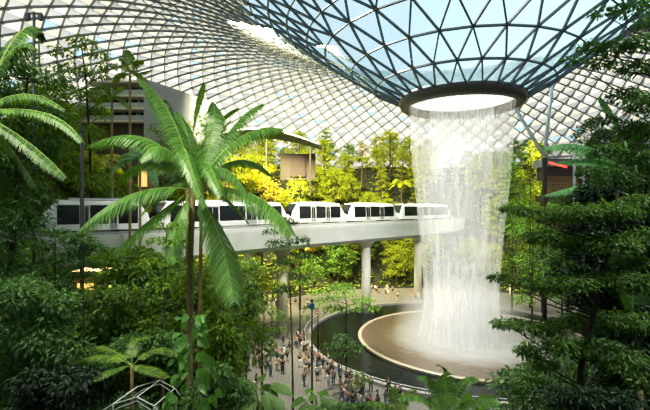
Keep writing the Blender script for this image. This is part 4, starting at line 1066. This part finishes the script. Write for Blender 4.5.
for k in range(18):
    person(cr_.uniform(250, 322), cr_.uniform(335, 392), cr_.choice(['white', 'white', 'black', 'black', 'blue', 'pink', 'beige', 'teal']), cr_.choice(bl), cr_.choice((0, 1, 3)), cr_.uniform(0, 6.28), W5)
person(510, 409, 'black', 'dark trousers', 0, 2.0, 'at bottom edge by the railing')


# ------------------------------------------------------------------ camera, light, world
cam = bpy.data.cameras.new('camera'); co = bpy.data.objects.new('camera', cam); COL.objects.link(co)
cam.sensor_width = 36; cam.lens = F/650*36; cam.shift_y = (CY-205)/650; cam.clip_end = 600; cam.clip_start = 0.1
co.location = (0, 0, EYE); co.rotation_euler = (PI/2, 0, 0); SC.camera = co

wd = bpy.data.worlds.new('sky'); SC.world = wd; wd.use_nodes = True; nt = wd.node_tree; nt.nodes.clear()
out = nt.nodes.new('ShaderNodeOutputWorld'); bg = N(nt, 'ShaderNodeBackground', Strength=1.9)
tc = N(nt, 'ShaderNodeTexCoord'); nz = N(nt, 'ShaderNodeTexNoise', Scale=2.2, Detail=6.0); nt.links.new(tc.outputs['Generated'], nz.inputs['Vector'])
cr = N(nt, 'ShaderNodeValToRGB'); cr.color_ramp.elements[0].position = 0.42; cr.color_ramp.elements[1].position = 0.68
cr.color_ramp.elements[0].color = (0.33, 0.47, 0.57, 1); cr.color_ramp.elements[1].color = (0.60, 0.64, 0.66, 1)
nt.links.new(nz.outputs['Fac'], cr.inputs[0]); nt.links.new(cr.outputs[0], bg.inputs[0]); nt.links.new(bg.outputs[0], out.inputs[0])

def sun(dir_from, energy, col, angle=0.02):
    l = bpy.data.lights.new('sun', 'SUN'); l.energy = energy; l.color = col; l.angle = angle
    o = bpy.data.objects.new('sun', l); COL.objects.link(o)
    o.rotation_euler = Vector(dir_from).to_track_quat('Z', 'Y').to_euler(); return o
sun((-0.42, 0.62, 0.85), 11, (1.0, 0.92, 0.78), 0.03)
def area(loc, target, size, power, col):
    l = bpy.data.lights.new('lamp', 'AREA'); l.energy = power; l.color = col; l.shape = 'DISK'; l.size = size; l.spread = 1.75  # disk lights; most are added fill with no fixture in the hall
    o = bpy.data.objects.new('lamp', l); COL.objects.link(o); o.location = loc
    o.rotation_euler = (Vector(loc)-Vector(target)).to_track_quat('Z', 'Y').to_euler(); return o
area((VX, VY, EYE+16), (VX, VY, 0), 12, 2500, (1, 0.97, 0.92))
area((-16, 78, EYE+31), (0, 122, 20), 14, 95000, (1, 0.88, 0.55))  # added fill that turns the far forest bright yellow-green
area((-9, 10, EYE+14), (-5, 20, 18), 6, 1500, (1, 0.94, 0.80))  # added to brighten the big palm from high left
area((20, 8, EYE+16), (12, 15, 17), 6, 1700, (0.95, 0.98, 0.9))  # added fill over the right-hand foreground trees
area((-24, 22, EYE+22), (-15, 24, 16), 6, 1500, (0.98, 1, 0.85))  # added fill for the left foreground planting
area((-8, 50, EYE+22), (-2, 60, 0), 6, 9000, (1, 0.93, 0.8))  # added to lighten the plaza and its crowd
area((VX-16, VY-20, EYE+12), (VX, VY, 5), 5, 7000, (0.95, 0.98, 1))  # added to whiten the lower part of the fall
area((-17, 33, EYE-1), (-14, 30, 10), 4, 900, (1, 0.90, 0.55))  # added warm fill for the planting under the left guideway
area((50, 84, EYE+28), (50, 112, 15), 10, 16000, (1, 0.92, 0.7))  # added fill on the hillside right of the waterfall
area((-2, 66, EYE+24), (6, 95, 4), 8, 16000, (1, 0.86, 0.55))  # added warm fill for the trees around the rear guideway

SC.view_settings.view_transform = 'Standard'; SC.view_settings.look = 'None'; SC.view_settings.exposure = 0.0
SC.view_settings.use_curve_mapping = True
cv = SC.view_settings.curve_mapping.curves[3]
cv.points.new(0.18, 0.145); cv.points.new(0.5, 0.52); cv.points.new(0.8, 0.80); cv.points.new(0.93, 0.90); SC.view_settings.curve_mapping.update()
SC.cycles.max_bounces = 6; SC.cycles.transparent_max_bounces = 24; SC.cycles.volume_bounces = 1
SC.cycles.use_denoising = True
